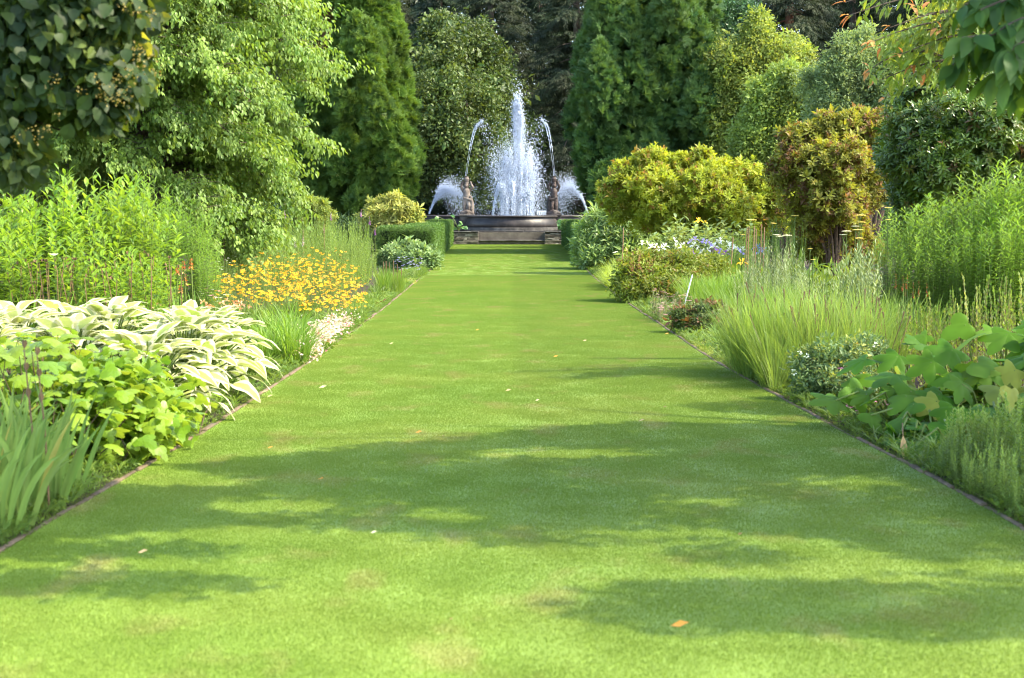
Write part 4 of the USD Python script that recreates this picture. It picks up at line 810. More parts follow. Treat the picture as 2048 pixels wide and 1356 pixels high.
while k < 265:
    x, y = U(-3.75, -2.02), U(8.15, 10.2)
    if x > xl(y) + .02: continue
    env = .70 * (1 - np.clip((x - (xl(y) - .75)) / .8, 0, 1) ** 2 * .8) * (1 - max(0, (8.5 - y)) * .5) * (1 if y < 9.6 else .85); z = env * (1 - .75 * U(0, 1) ** 2.6) + .04
    o = nrm(np.array([x + 2.9 + rng.normal(0, .5), y - 9.4 + rng.normal(0, .5), 0.])); D = nrm(o + [0, 0, U(-.45, .15)]); Un = nrm(np.array([0, 0, 1.]) + o * .35 + rng.normal(0, .3, 3))
    L = U(.13, .215); T.part('leaf', lay(tp if k % 3 else tl, [[x, y, z]], [D], [Un], L), lob_m)
    if k % 2: sm.append(tube([[x - o[0] * .2, y - o[1] * .2, 0.0], [x - o[0] * .12, y - o[1] * .12, z * .6], [x, y, z]], [.006, .004, .002], 4))
    k += 1
T.part('stems', cat(sm), twig)
P, Z = spots_points([(150, 700, 9.2, 200, .7), (330, 790, 9.2, 70, .5)], 150)
T.scatter('inner_leaves', [lay(tp, rng.normal(0, .09, (9, 3)), nrm(rng.normal(size=(9, 3)) + [0, 0, -.1]), nrm(rng.normal(0, .4, (9, 3)) + [0, 0, 1]), U(.11, .18, 9)) for _ in range(3)], lob_m, P + np.c_[0 * Z, 0 * Z, Z * U(.25, .8, len(Z))], q_up(len(Z), .3), U(.8, 1.1, len(Z)))

# iris fans: each blade its own piece
iris_m = leafmat('iris_leaf', (.125, .20, .036), (.19, .265, .05), .42, ns=3., var=.2, rough=.42, spec=.4, tcol=(.16, .28, .05))
iris_y = leafmat('iris_leaf_yellowing', (.20, .24, .05), (.32, .30, .08), .4, ns=3.)
def sword(b, o, l, w, lean, bend, seg=8):
    t = np.linspace(0, 1, seg); ang = lean + bend * t ** 2; st = np.c_[np.sin(ang), np.cos(ang)] * l / (seg - 1); c = np.vstack([[0, 0], np.cumsum(st[:-1], 0)])
    o = np.asarray(o); sd = o; nn = np.array([-o[1], o[0], 0.]); P = b + o * c[:, :1] + np.array([0, 0, 1.]) * c[:, 1:]
    ww = w * np.minimum(1, np.clip((1 - t) * 2.6, 0, 1) ** .8) * (.75 + .25 * np.minimum(1, t * 4)); ww[-1] = .001
    tg = nrm(np.gradient(P, axis=0)); ww = ww[:, None] / 2; wd = np.cross(tg, nn)
    a, m, z = P - wd * ww, P + nn * .004, P + wd * ww; v = np.stack([a, m, z], 1).reshape(-1, 3)
    F = [f for i in range(seg - 1) for q in (0, 1) for f in ((3 * i + q, 3 * i + q + 1, 3 * i + q + 4), (3 * i + q, 3 * i + q + 4, 3 * i + q + 3))]
    return v, np.array(F)
fans_ = [(-2.33, 7.5), (-2.50, 7.75), (-2.34, 7.05), (-2.62, 7.25), (-2.78, 7.65), (-2.44, 6.62), (-2.74, 6.8), (-2.98, 7.2), (-3.05, 7.7), (-2.95, 6.4), (-2.5, 8.0), (-2.40, 7.3), (-2.62, 6.95), (-2.85, 7.0), (-2.55, 7.45), (-2.36, 6.83)] + [(float(x), float(y)) for x, y in zip(U(-3.1, -2.34, 26), U(6.75, 8.1, 26))]
T = Thing('iris', 'clump of grey green sword shaped iris leaves in the lower left corner', 'plant', (-2.6, 7.2, 0))
for q, (fx, fy) in enumerate(fans_):
    a = U(-.5, .5) + (np.pi if U(0, 1) < .4 else 0); o = np.array([math.cos(a), math.sin(a), 0.]); nb = 7
    for i in range(nb):
        s = (i - (nb - 1) / 2) / (nb / 2); lean = s * U(.26, .46) + U(-.07, .07); old = U(0, 1) < .04
        T.part('leaf', sword(np.array([fx, fy, 0]) + o * s * .07 + [0, U(-.05, .05), 0], o, U(.42, .66) * (1 - .2 * abs(s)), U(.020, .032), lean, (np.sign(lean) * U(.1, .5) if U(0, 1) < .7 else np.sign(lean) * U(.8, 1.5))), iris_y if old else iris_m, smooth=True)
    if q == 9: T.part('dry_leaf', sword(np.array([fx + .04, fy - .06, 0]), o, .18, .03, .9, 1.1), fl_m['orange'])
# one broad iris blade bending across the lower left corner
for b, l, le, be in (((-3.02, 6.72, 0), .95, .55, .75), ((-2.95, 6.55, 0), .8, .4, .9), ((-2.72, 6.45, 0), .62, .7, .6)): T.part('leaf', sword(np.array(b), np.array([1., .0, 0]), l, .058, le, be, 10), iris_m, smooth=True)
T = Thing('flower_stalk', 'two dry iris seed stalks rising from the iris clump at left', 'flower stalks', (-2.4, 7.2, 0))
for px, py in ((48, 698), (74, 712)):
    tp_ = at(px, py, 7.4); b = np.array([tp_[0] + .04, 7.4, 0]); T.part('stalk', tube([b, (b + tp_) / 2 + [.01, 0, 0], tp_], [.006, .005, .003], 6), stem_b)
    for f in (1., .86, .7): p = b + (tp_ - b) * f; T.part('seed_pod', lay(leaf(.45, 2, .5, 0), [p, p, p], [[.2, 0, 1], [-.2, .1, 1], [0, -.2, 1]], [[0, 1, 0], [1, 0, 0], [0, 1, .2]], .05), stem_b)

# coreopsis: yellow daisies
yel_f = leafmat('yellow_petal', (.62, .31, .004), (.76, .44, .008), .36, tcol=(.82, .46, .01), ns=3., var=.1)
eye_m = mat('daisy_eye', (.10, .03, .01), (.30, .11, .015), 30, .8, .2)
core_m = leafmat('daisy_foliage', (.075, .135, .018), (.14, .21, .035), .4, ns=1.5)
SP = [(470, 560, 20.5, 40, 1.), (500, 530, 23, 50, 1.2), (560, 515, 25, 60, 1.5), (640, 510, 26, 55, 1.4), (620, 545, 23, 60, 1.2), (690, 545, 23.5, 45, 1.2), (560, 570, 20.5, 60, 1.2), (640, 590, 20.5, 50, 1.0), (700, 590, 21.2, 36, 1.0)]
T, P, Q, k = stand('yellow_daisy', 'broad mass of golden yellow daisies in the left bed', 'flowers', SP, 820, lambda: stem_leaves(.9, 22, .09, .12, 1, .05, .7, .2, .5), .9, core_m, stem_g, .16, jit=(.5, 1.22))
H = tops(P, Q, k, .9); ordr = np.argsort(H[:, 1] + rng.normal(0, 2, len(H))); nf = 0
for i in ordr[:270]:
    p = H[i] + [0, 0, .01]; r = U(.026, .040); N = nrm(np.array([rng.normal(.1, .35), rng.normal(-.25, .35), 1.])); R = Rotation.from_quat(q_z(N[None])[0])
    v, f = daisy(r); v = R.apply(v) + p; fp = T.part('flower', (v, f), yel_f)
rest = H[ordr[270::2]]
HD = [daisy(.032) for _ in range(3)]
T.scatter('more_flowers', HD, yel_f, rest + [0, 0, .01], q_z(nrm(rng.normal(0, .35, rest.shape) + [.05, -.25, 1])), U(.8, 1.15, len(rest)))
T.scatter('flower_eyes', [ball(.007, (0, 0, .006), (1, 1, .7))], eye_m, H + [0, 0, .012], q_up(len(H), .2), U(.8, 1.2, len(H)))
P2, Z2 = spots_points(SP, 520); T.scatter('lower_flowers', HD, yel_f, P2 + np.c_[0 * Z2, 0 * Z2, Z2 * U(.55, .92, len(Z2))], q_z(nrm(rng.normal(0, .4, (len(Z2), 3)) + [.05, -.35, 1])), U(.6, 1., len(Z2)))
# meadow of flower spikes behind the daisies
mead = leafmat('spike_meadow', (.11, .19, .035), (.19, .28, .065), .42, ns=1.2, var=.25)
stand('loosestrife', 'feathery mass of tall pale green leafy stems left of the clipped hedge', 'plant', [(560, 440, 32, 70, 1.6), (640, 432, 33, 50, 1.5), (700, 440, 31, 45, 1.5), (480, 445, 32, 50, 1.5), (680, 480, 29, 60, 1.2), (600, 475, 29, 60, 1.), (510, 470, 28.5, 50, 1.), (740, 465, 31.5, 22, .8), (455, 470, 27, 26, .8)], 900, lambda: stem_leaves(1.35, 50, .12, .24, 1, .05, .75, .15, .4), 1.35, mead, stem_g, .09)
sp_m = {'purple': leafmat('spike_purple', (.30, .10, .38), (.45, .2, .5), .25), 'grey': leafmat('spike_grey', (.25, .23, .28), (.42, .38, .42), .25), 'brown': leafmat('spike_brown', (.2, .15, .1), (.3, .24, .16), .2)}
def spike(h, r, n=60): t = np.sort(U(0, 1, n)); a = U(0, 6.28, n); D = np.c_[np.cos(a), np.sin(a), U(.1, .8, n)]; return lay(leaf(.6, 1, .3, .1), np.c_[0 * t, 0 * t, t * h], D, rng.normal(size=(n, 3)), r * (1.15 - .85 * t))
SPK = [(523, 396, 30, 30, 'grey', 'tallest thin grey flower spike against the dark trees at left'), (526, 450, 28, 30, 'grey', 'fat grey flower spike in front of the distant hedge'), (606, 458, 26.5, 28, 'brown', 'dark seed spike rising above the yellow daisies'), (606, 474, 26.4, 16, 'grey', 'grey seed spike beside the dark one above the daisies'), (569, 418, 32, 18, 'purple', 'thin dark purple flower spike at the left of the cream shrub'), (555, 436, 32, 14, 'purple', 'short purple flower spike near the distant hedge'),
       (662, 425, 33, 14, 'purple', 'purple flower spike in front of the yellow topped shrub'), (722, 418, 34, 14, 'purple', 'violet flower spike against the cream shrub'), (739, 432, 33, 16, 'purple', 'bright pink purple flower spike before the cream shrub'), (750, 455, 33, 14, 'purple', 'magenta flower spike above the hedge corner'), (490, 448, 28, 26, 'grey', 'pale flower spike left of the distant hedge'), (566, 455, 28, 24, 'grey', 'pale flower spike right of the distant hedge'), (440, 450, 26, 26, 'brown', 'brown flower spike beside the willow leaved perennials'), (448, 462, 26, 26, 'brown', 'second brown spike beside the willow leaved perennials'), (590, 470, 28, 22, 'grey', 'pale flower spike among the feathery stems'), (648, 448, 30, 16, 'brown', 'brown seed spike among the feathery stems')]
for px, py, Y, hp, c, lab in SPK:
    t = at(px, py, Y); h = hp * mpx(Y) * 1.15; T = Thing('flower_spike', lab, 'flower spike', (t[0], Y, 0), 'flower spikes in the left bed')
    v, f = spike(h, .03); T.part('flowers', (v + t - [0, 0, h], f), sp_m[c]); T.part('stem', tube([[t[0], Y, 0], t - [0, 0, h * .5], t], [.007, .006, .002], 5), stem_b if c == 'brown' else stem_g)
# shrubs behind the meadow
crm = leafmat('cream_shrub', (.22, .26, .05), (.40, .40, .11), .4, ns=2., c3=(.13, .18, .03), amt=.72)
L_ = lobes_px([(760, 425, 26), (790, 420, 28), (815, 430, 24), (775, 450, 26), (805, 452, 26), (740, 442, 20), (830, 440, 14), (785, 405, 12), (765, 408, 10)], 47)
shrub('variegated_shrub', 'cream and yellow leafed shrub glowing between the cypress and the hedge', 'shrub', L_, [rosette(9, .13, .3, (-.1, 1.0), 1, .4) for _ in range(3)], crm, .16, r0=.03, rough=.4, upw=.6)
L_ = lobes_px([(600, 428, 22), (625, 420, 22), (645, 430, 20), (590, 442, 20), (635, 445, 22), (610, 450, 22), (615, 408, 8), (640, 408, 8)], 43)
shrub('variegated_shrub', 'small yellow leafed shrub in front of the brown patched cypress', 'shrub', L_, [rosette(9, .11, .3, (.0, 1.2), 1, .6) for _ in range(3)], yel_d, .14, r0=.025, rough=.4, upw=.8)
# low clumps along the left edging
sage = leafmat('sage_leaf', (.11, .19, .06), (.20, .29, .11), .3, ns=2.)
shrub('sage_clump', 'low pale green leafy clump at the foot of the clipped hedge left', 'plant', lobes_px([(785, 520, 22, 0), (815, 508, 20, .4), (845, 512, 20, 0), (865, 520, 14, -.3), (830, 520, 24, -.3), (790, 512, 18, .3), (768, 522, 14, 0)], 37.5), [rosette(8, .10, .45, (0, 1.1), 1, .5) for _ in range(3)], sage, .10, r0=.015, upw=.7)
GC = [bunch(14, .10, .06, .4) for _ in range(3)]
blu = leafmat('bell_blue', (.22, .20, .62), (.36, .34, .75), .3)
T, P, Z = clump('bellflower', 'blue violet bellflowers at the lawn edging near the left hedge', 'flowers', [(815, 537, 33, 26, .7), (836, 540, 32.5, 12, .4), (800, 548, 31, 20, .6)], 60, [stem_leaves(.4, 10, .07, .3, 1)[1] for _ in range(3)], .4, core_m)
for i in range(46):
    p = at(U(788, 845), U(514, 540), U(32, 33.5)); T.part('flower', (lambda q: (q[0] + p, q[1]))(daisy(.034, 5, .5, .7)), blu)
lime_m = leafmat('lime_clump', (.20, .23, .05), (.32, .33, .09), .35)
clump('golden_clump', 'small pale golden leafed plant under the bellflowers', 'plant', [(822, 548, 30.5, 20, .5)], 36, GC, .2, lime_m)
gr_l = leafmat('fine_grass', (.085, .16, .02), (.16, .25, .035), .4)
clump('grass_clump', 'upright fine grass clump with dark stalks beside the left edging', 'plant', [(775, 532, 27, 20, .6), (800, 548, 27, 12, .5)], 34, [blades(24, .6, .012, .35, .25, .1) for _ in range(3)], .55, gr_l)
T = Thing('flower_stalk', 'thin dark stalks in the fine grass clump beside the left edging', 'flower stalks', (-2.4, 27, 0))
for px, py in ((767, 523), (772, 522), (779, 524), (787, 520), (795, 528), (803, 536)): t = at(px, py, 27); T.part('stalk', tube([[t[0] - .03, 27, 0], [t[0], 27, t[2] * .5], t], [.006, .006, .008], 5), stem_b)
red_m = leafmat('dark_red_leaf', (.16, .012, .010), (.28, .03, .02), .3)
T = Thing('red_leaf_plant', 'small plant with dark red leaves at the left lawn edging', 'plant', (-1.95, 23.6, 0)); c = at(757, 607, 23.6)
for i in range(16): T.part('leaf', lay(leaf(.5, 2, .2, .3), c + rng.normal(0, [.07, .05, .02]), nrm(rng.normal(size=3) * [1, 1, .4]), [0, 0, 1], U(.07, .12)), red_m)
pal = leafmat('pale_low_flower', (.45, .36, .30), (.62, .55, .48), .3, c3=(.55, .2, .3), amt=.8)
sil = leafmat('silver_leaf', (.20, .24, .14), (.32, .36, .24), .25)
T, P, Z = clump('edging_plant', 'low silvery plant with tiny pale pink flowers beside the left edging', 'flowers', [(655, 660, 16.2, 36, .7), (690, 640, 17.6, 22, .6), (640, 690, 15, 22, .4), (615, 700, 14.8, 20, .4)], 110, GC, .2, core_m)
q = P + np.c_[rng.normal(0, .05, (len(P), 2)), Z * U(.9, 1.2, len(P))]; T.scatter('flowers', [bunch(14, .10, .035, .7) for _ in range(3)], pal, q, q_up(len(q)), U(.7, 1.2, len(q)))
clump('silver_plant', 'small silver leafed plant between the daisies and the edging at left', 'plant', [(655, 622, 17.8, 20, .4), (590, 606, 19, 24, .5), (430, 592, 18.5, 36, .4)], 60, GC, .22, sil)
LO = [(430, 600, 17.6, 50, .6), (500, 600, 18.2, 60, .7), (700, 612, 20, 30, .8), (735, 585, 23.5, 20, 1.2), (760, 560, 26, 16, 1.2), (720, 620, 19.5, 18, .8), (850, 532, 33.5, 14, 2.0), (680, 640, 18.2, 26, .6), (630, 628, 19.0, 70, .6), (540, 622, 18.4, 60, .5), (680, 600, 20.2, 50, .6), (590, 585, 20.5, 60, .5)]
clump('ground_cover', 'mixed low green foliage filling the left bed along the lawn', 'ground cover', LO, 520, [bunch(18, .13, .08, .3) for _ in range(3)] + [blades(12, .3, .010, .5, .4, .08)], .26, core_m)
# red torch flowers
tor = leafmat('torch_red', (.62, .10, .04), (.75, .22, .07), .25); toy = leafmat('torch_yellow', (.7, .38, .10), (.75, .5, .2), .25)
for px, py, ph, lab in ((382, 518, 18, 'tallest of the coral red torch flowers left of the daisies'), (367, 523, 24, 'coral red torch flower with a yellow base left of the tallest'), (370, 549, 20, 'short coral red torch flower in front of the tall ones'), (355, 536, 12, 'small coral red torch flower half hidden by leaves at left'), (361, 571, 12, 'low coral red torch flower nearest the arching leaves')):
    Y = 16.6; t = at(px, py, Y); h = ph * mpx(Y); T = Thing('torch_lily', lab, 'flower', (t[0], Y, 0), 'red torch flowers in the left bed'); n = 46; u = np.sort(U(0, 1, n)); a = U(0, 6.28, n)
    v, f = lay(leaf(.35, 1, .3, .1), np.c_[0 * u, 0 * u, u * h] + t - [0, 0, h], np.c_[np.cos(a), np.sin(a), -.7 + .9 * u], rng.normal(size=(n, 3)), .034 * (1.25 - .7 * u))
    cut = int(n * .3) * len(f) // n; T.part('upper_florets', (v, f[cut:]), tor); T.part('lower_florets', (v, f[:cut]), toy); T.part('stem', tube([[t[0] + U(-.05, .05), Y, 0], t - [0, 0, h * .6], t], [.009, .008, .004], 6), stem_g)
wht = leafmat('white_petal', (.70, .72, .66), (.82, .82, .78), .3)
T, P, Q, k = stand('white_flower', 'airy plant with small white flowers left of the yellow daisies', 'flowers', [(440, 515, 24, 20, .6), (470, 512, 25.5, 22, .6), (455, 535, 22.5, 26, .5)], 70, lambda: stem_leaves(.8, 20, .07, .15, 1), .8, mead, stem_g)
H = tops(P, Q, k, .8)
for p in H[:34]: T.part('flower', (lambda q: (q[0] + p, q[1]))(daisy(.028, 6, .3, .6)), wht)
pnk = leafmat('pink_petal', (.62, .20, .36), (.75, .36, .50), .3)
T, P, Q, k = stand('pink_flower', 'small flat pinkish white flower heads in front of the yellow daisies', 'flowers', [(415, 573, 19.5, 14, .3), (438, 580, 19, 14, .3)], 26, lambda: stem_leaves(.5, 10, .06, .2, 1), .5, core_m, stem_g)
for p in tops(P, Q, k, .5)[:22]: T.part('flower', (lambda q: (q[0] + p, q[1]))(daisy(.03, 6, .2, .8)), wht if U(0, 1) < .5 else pnk)
coral = leafmat('coral_bud', (.55, .24, .12), (.65, .36, .22), .25)
T, P, Q, k = stand('coral_flower', 'sparse upright stalks with coral coloured buds behind the hostas', 'flowers', [(440, 590, 17, 50, .5), (480, 600, 17.5, 20, .4), (330, 612, 16, 40, .3)], 26, lambda: stem_leaves(.5, 6, .08, .2, 1), .5, core_m, stem_g)
for p in tops(P, Q, k, .5): T.part('bud', lay(leaf(.5, 1, .3, .1), [p] * 5, nrm(rng.normal(size=(5, 3)) + [0, 0, .3]), rng.normal(size=(5, 3)), .045), coral)
T = Thing('bindweed_flower', 'single white bindweed flower among the tall perennials at left', 'flower', (-4.6, 14.2, 0)); p = at(108, 512, 14.05); T.part('flower', (lambda q: (q[0] + p, q[1]))(daisy(.05, 6, .7, .9)), wht); T.part('stem', tube([[p[0], 14.1, 0], p - [0, -.05, .3], p], [.004, .004, .003], 5), stem_g)
# ------------------------------------------------------------------ RIGHT BED
rb = leafmat('round_bush_leaf', (.13, .225, .055), (.23, .33, .10), .38, ns=1.6, var=.25, rough=.35, spec=.45)
shrub('round_bush', 'rounded light green bush bulging over the right hedge', 'shrub', lobes_px([(1205, 470, 42), (1250, 455, 42), (1295, 460, 38), (1215, 500, 44, -.3), (1265, 495, 48, -.4), (1310, 490, 36, -.1), (1185, 500, 30), (1195, 525, 34, -.3), (1240, 525, 40, -.5), (1180, 475, 24), (1325, 450, 20, .3), (1275, 428, 14)], 38), [rosette(10, .16, .24, (.0, 1.2), 1, .6, droop=.35) for _ in range(4)], rb, .13, r0=.02, upw=.7, rough=.35)
hair = leafmat('hair_grass', (.17, .26, .035), (.28, .36, .07), .42)
clump('ornamental_grass', 'fountain of fine yellow green hair grass spilling over the right edging', 'grass clump', [(1238, 512, 29, 24, .7), (1258, 510, 30, 22, .7), (1225, 530, 28, 16, .5)], 60, [blades(36, .75, .008, .7, .9, .1) for _ in range(3)], .62, hair)
ast_l = leafmat('astilbe_leaf', (.11, .165, .016), (.19, .24, .03), .38, ns=2., var=.3, c3=(.19, .13, .04), amt=.84)
ast_p = leafmat('astilbe_plume', (.24, .13, .06), (.36, .22, .11), .3)
T, P, N = shrub('astilbe', 'rounded bronze green bush topped with reddish brown seed plumes beside the right edging', 'plant', lobes_px([(1280, 560, 44), (1330, 552, 44), (1385, 550, 40), (1265, 588, 32, -.3), (1310, 585, 40, -.4), (1360, 575, 40, -.3), (1300, 532, 26, .2), (1360, 532, 26, .4), (1420, 538, 28, .5), (1255, 568, 24, 0)], 24.6), [bunch(20, .10, .06, .4) for _ in range(4)], ast_l, .115, r0=.012, upw=.5, rough=.3)
PP, ZZ = spots_points([(1280, 500, 24.6, 46, .5), (1340, 500, 25, 56, .6), (1400, 504, 25.4, 40, .5)], 190); h = .22
T.scatter('seed_plumes', [spike(.24, .035, 40) for _ in range(3)], ast_p, PP + np.c_[0 * ZZ, 0 * ZZ, ZZ * U(.7, 1., len(ZZ)) - .2], q_up(len(ZZ), .18), U(.8, 1.2, len(ZZ)))
# irises in flower
T, P, Z = clump('iris', 'upright green iris leaves below the white and violet iris flowers', 'plant', [(1300, 505, 30, 60, .8), (1400, 500, 30, 60, .8), (1480, 505, 30, 50, .8)], 60, [blades(18, .8, .018, .25, .2, .1) for _ in range(3)], .8, g_day)
vio = leafmat('violet_petal', (.30, .24, .66), (.44, .38, .78), .35); pur = leafmat('purple_petal', (.30, .12, .50), (.42, .22, .62), .35); blu2 = leafmat('blue_petal', (.12, .20, .62), (.22, .3, .72), .35)
def iris_flower(r):
    a = np.arange(3) * 2.094 + U(0, 2); o = np.c_[np.cos(a), np.sin(a), 0 * a]
    falls = lay(leaf(.62, 2, .1, .75, .62), np.zeros((3, 3)), o + [0, 0, .25], np.tile([0, 0, 1.], (3, 1)), r); b = a + 1.05; o2 = np.c_[np.cos(b), np.sin(b), 0 * b]
    return falls, lay(leaf(.5, 2, .3, -.1, .6), np.zeros((3, 3)), o2 * .5 + [0, 0, .9], o2, r * .8)
IR = [(1284, 486, 'w'), (1296, 488, 'w'), (1303, 494, 'w'), (1312, 492, 'w'), (1318, 498, 'w'), (1325, 496, 'w'), (1330, 492, 'w'), (1349, 480, 'w'), (1352, 492, 'w'), (1358, 494, 'w'), (1366, 491, 'w'), (1382, 483, 'v'), (1390, 478, 'v'), (1388, 490, 'w'), (1406, 482, 'v'), (1413, 484, 'v'), (1420, 489, 'v'), (1428, 492, 'w'), (1436, 484, 'w'), (1441, 480, 'w'), (1430, 497, 'p'), (1393, 500, 'w'), (1405, 503, 'w'), (1416, 500, 'w'), (1425, 505, 'p'), (1455, 486, 'w'), (1460, 489, 'w'), (1467, 494, 'w'), (1458, 499, 'w'), (1472, 497, 'w'), (1478, 501, 'v'), (1450, 506, 'p'), (1483, 505, 'v'), (1515, 494, 'b'), (1519, 504, 'b'), (1529, 500, 'b'), (1440, 503, 'v'), (1386, 505, 'p'), (1410, 512, 'p'), (1485, 498, 'w')]
CN = {'w': 'white', 'v': 'pale violet', 'p': 'purple', 'b': 'blue'}; CM = {'w': wht, 'v': vio, 'p': pur, 'b': blu2}
ORD = 'first second third fourth fifth sixth seventh eighth ninth tenth eleventh twelfth thirteenth fourteenth fifteenth sixteenth seventeenth eighteenth nineteenth twentieth twenty-first twenty-second twenty-third twenty-fourth twenty-fifth'.split()
IP = {'w': 'behind the bronze green bush', 'v': 'near the lily plants', 'p': 'low in the row', 'b': 'between the wooden stakes'}
for q, (px, py, c) in enumerate(IR):
    Y = 29.3 + U(-.5, .5); t = at(px, py, Y)
    T = Thing('iris_flower', f"{ORD[sorted(x for x, _, d in IR if d == c).index(px)]} from the left among the {CN[c]} iris flowers {IP[c]}", 'flower', (t[0], Y, 0), CN[c] + ' irises in flower')
    for part, m in zip(('lower_petals', 'upper_petals'), iris_flower(U(.085, .115))): T.part(part, (m[0] + t, m[1]), CM[c])
    T.part('stem', tube([[t[0] + .02, Y, 0], [t[0], Y, t[2] * .6], t], [.006, .005, .004], 5), stem_g)
# broad-leaved plants and lilies behind
lil = leafmat('pale_broad_leaf', (.12, .185, .055), (.21, .28, .10), .33, rough=.4, ns=1.5)
stand('broad_leaf_perennial', 'pale green broad leaved perennials under the yellow azalea', 'plant', [(1360, 440, 33, 40, .8), (1430, 432, 33.5, 46, .8), (1395, 455, 32, 60, .6), (1475, 445, 33, 26, .6), (1335, 458, 32, 26, .6)], 110, lambda: stem_leaves(1.2, 16, .24, .55, 2, .1, .1, .35, .7), 1.2, lil, stem_g)
lyl = leafmat('lily_yellow', (.62, .40, .03), (.72, .52, .06), .35)
for px, py, Y, lab in ((1397, 441, 31, 'yellow lily flower open under the azalea'), (1484, 524, 26, 'yellow lily flower low in the long grass right of the irises'), (1411, 444, 31.5, 'small yellow lily bud beside the open lily')):
    t = at(px, py, Y); T = Thing('lily_flower', lab, 'flower', (t[0], Y, 0)); r = .11 if 'bud' not in lab else .06
    for part, m in zip(('lower_petals', 'upper_petals'), iris_flower(r)): T.part(part, (m[0] + t, m[1]), lyl)
    T.part('stem', tube([[t[0], Y, 0], [t[0], Y, t[2] * .6], t], [.008, .007, .005], 5), stem_g)
stand('yellow_bud_lily', 'thin upright stems with small yellow buds behind the irises', 'plant', [(1440, 425, 32, 14, .4), (1452, 422, 32.3, 12, .3), (1350, 450, 31, 26, .4), (1425, 440, 31.5, 30, .4)], 30, lambda: stem_leaves(1.3, 12, .05, .25, 1, .7, 1.0), 1.3, leafmat('yellow_bud', (.35, .32, .04), (.5, .42, .06), .3), stem_g, .06)
stand('feathery_perennial', 'feathery light green plant left of the bronze azalea stems', 'plant', [(1560, 428, 28.5, 26, .6), (1590, 432, 28.5, 20, .5), (1530, 450, 28, 20, .5), (1500, 460, 30, 40, .8), (1460, 458, 31, 30, .6)], 170, lambda: stem_leaves(1.35, 60, .09, .12, 1, .05, .6, .2, .5), 1.35, g_wil, stem_g, .1)
# wooden stakes
wood_m = mat('stake_wood', (.13, .07, .035), (.26, .15, .08), 12, .85, .4, stretch=(1, 1, .1))
for px, p0, p1, lab in ((1494, 455, 508, 'leftmost wooden plant stake of the cluster right of the irises'), (1498, 452, 512, 'second wooden stake of the cluster counted from its left end'), (1509, 452, 500, 'short wooden stake in the middle of the cluster'), (1513, 458, 506, 'dark wooden stake right of the short middle one'), (1523, 448, 520, 'tallest wooden stake near the right end of the cluster'), (1529, 454, 516, 'rightmost wooden stake of the cluster'), (1466, 474, 506, 'lone orange brown stake among the white irises'), (1247, 455, 510, 'lone reddish stake standing against the round bush')):
    Y = 27.2 if px > 1400 else 27.5; a, b = at(px, p0, Y), at(px - 2, p1, Y); d = (b - a) / (a[2] - b[2]); foot = a + d * a[2]
    T = Thing('wooden_stake', lab, 'stake', tuple(foot)); c = a[:2]
    T.part('shaft', tube([foot - [0, 0, .05], (foot + a) / 2, a - [0, 0, .02]], [.010, .009, .009], 8), wood_m); T.part('tip', tube([a - [0, 0, .02], a - [0, 0, .008], a], [.009, .007, .003], 8), wood_m)
# yarrow: silvery foliage and flat yellow heads
yar = leafmat('yarrow_foliage', (.13, .19, .085), (.22, .28, .14), .32, ns=2.)
st_f = lambda: stem_leaves(.95, 40, .11, .22, 2, .02, .75, .3, .5)
_, yp1, _, _ = stand('yarrow', 'silvery green yarrow foliage left of the bronze azalea', 'plant', [(1530, 500, 21, 40, .6), (1575, 495, 21, 36, .6), (1560, 540, 19.5, 46, .5), (1500, 540, 20, 26, .5), (1610, 530, 20, 24, .5)], 170, st_f, .95, yar, stem_g, .1)
stand('yarrow', 'tall silvery green yarrow clump in front of the bronze azalea', 'plant', [(1715, 495, 17, 34, .4), (1730, 490, 17.2, 22, .4), (1700, 530, 16.6, 34, .4), (1660, 545, 17, 30, .4)], 105, st_f, .95, yar, stem_g, .07)
YF = [(1502, 440, 24, 1.3), (1590, 432, 23, .9), (1545, 447, 23, .9), (1574, 471, 21.5, 1.), (1558, 473, 21.5, .9), (1484, 470, 24, .7), (1553, 470, 21, .8), (1720, 431, 18, 1.), (1723, 445, 18, .7), (1711, 453, 18, .8), (1716, 460, 17.5, .9), (1693, 463, 17.5, .8), (1687, 470, 17.5, .7), (1718, 477, 17.2, .7), (1776, 416, 18, .7), (1776, 440, 18, .5), (1620, 498, 19.5, .5), (1626, 520, 19.5, .5)]
yh = leafmat('yarrow_head', (.50, .38, .05), (.62, .50, .10), .2); yh2 = leafmat('yarrow_head_pale', (.45, .43, .22), (.55, .52, .30), .2)
YL = ['largest golden yarrow head above the stakes', 'golden yarrow head against the bronze azalea', 'yarrow head between the stakes and the bronze azalea', 'pale yarrow head above the silvery foliage', 'pale flat yarrow head left of another one', 'small yarrow head left of the wooden stakes', 'small pale yarrow head low over silvery foliage', 'highest golden yarrow head of the tall clump', 'second yarrow head of the tall clump', 'cream yarrow head of the tall clump', 'golden yarrow head in the middle of the tall clump', 'pale yarrow head at the left of the tall clump', 'leftmost cream yarrow head of the tall clump', 'lowest yarrow head of the tall clump', 'single orange yarrow head in the willow leaved plants', 'single small yellow head in the willow leaved plants', 'tiny yarrow head before the dark azalea stems', 'tiny lower yarrow head before the dark azalea stems']
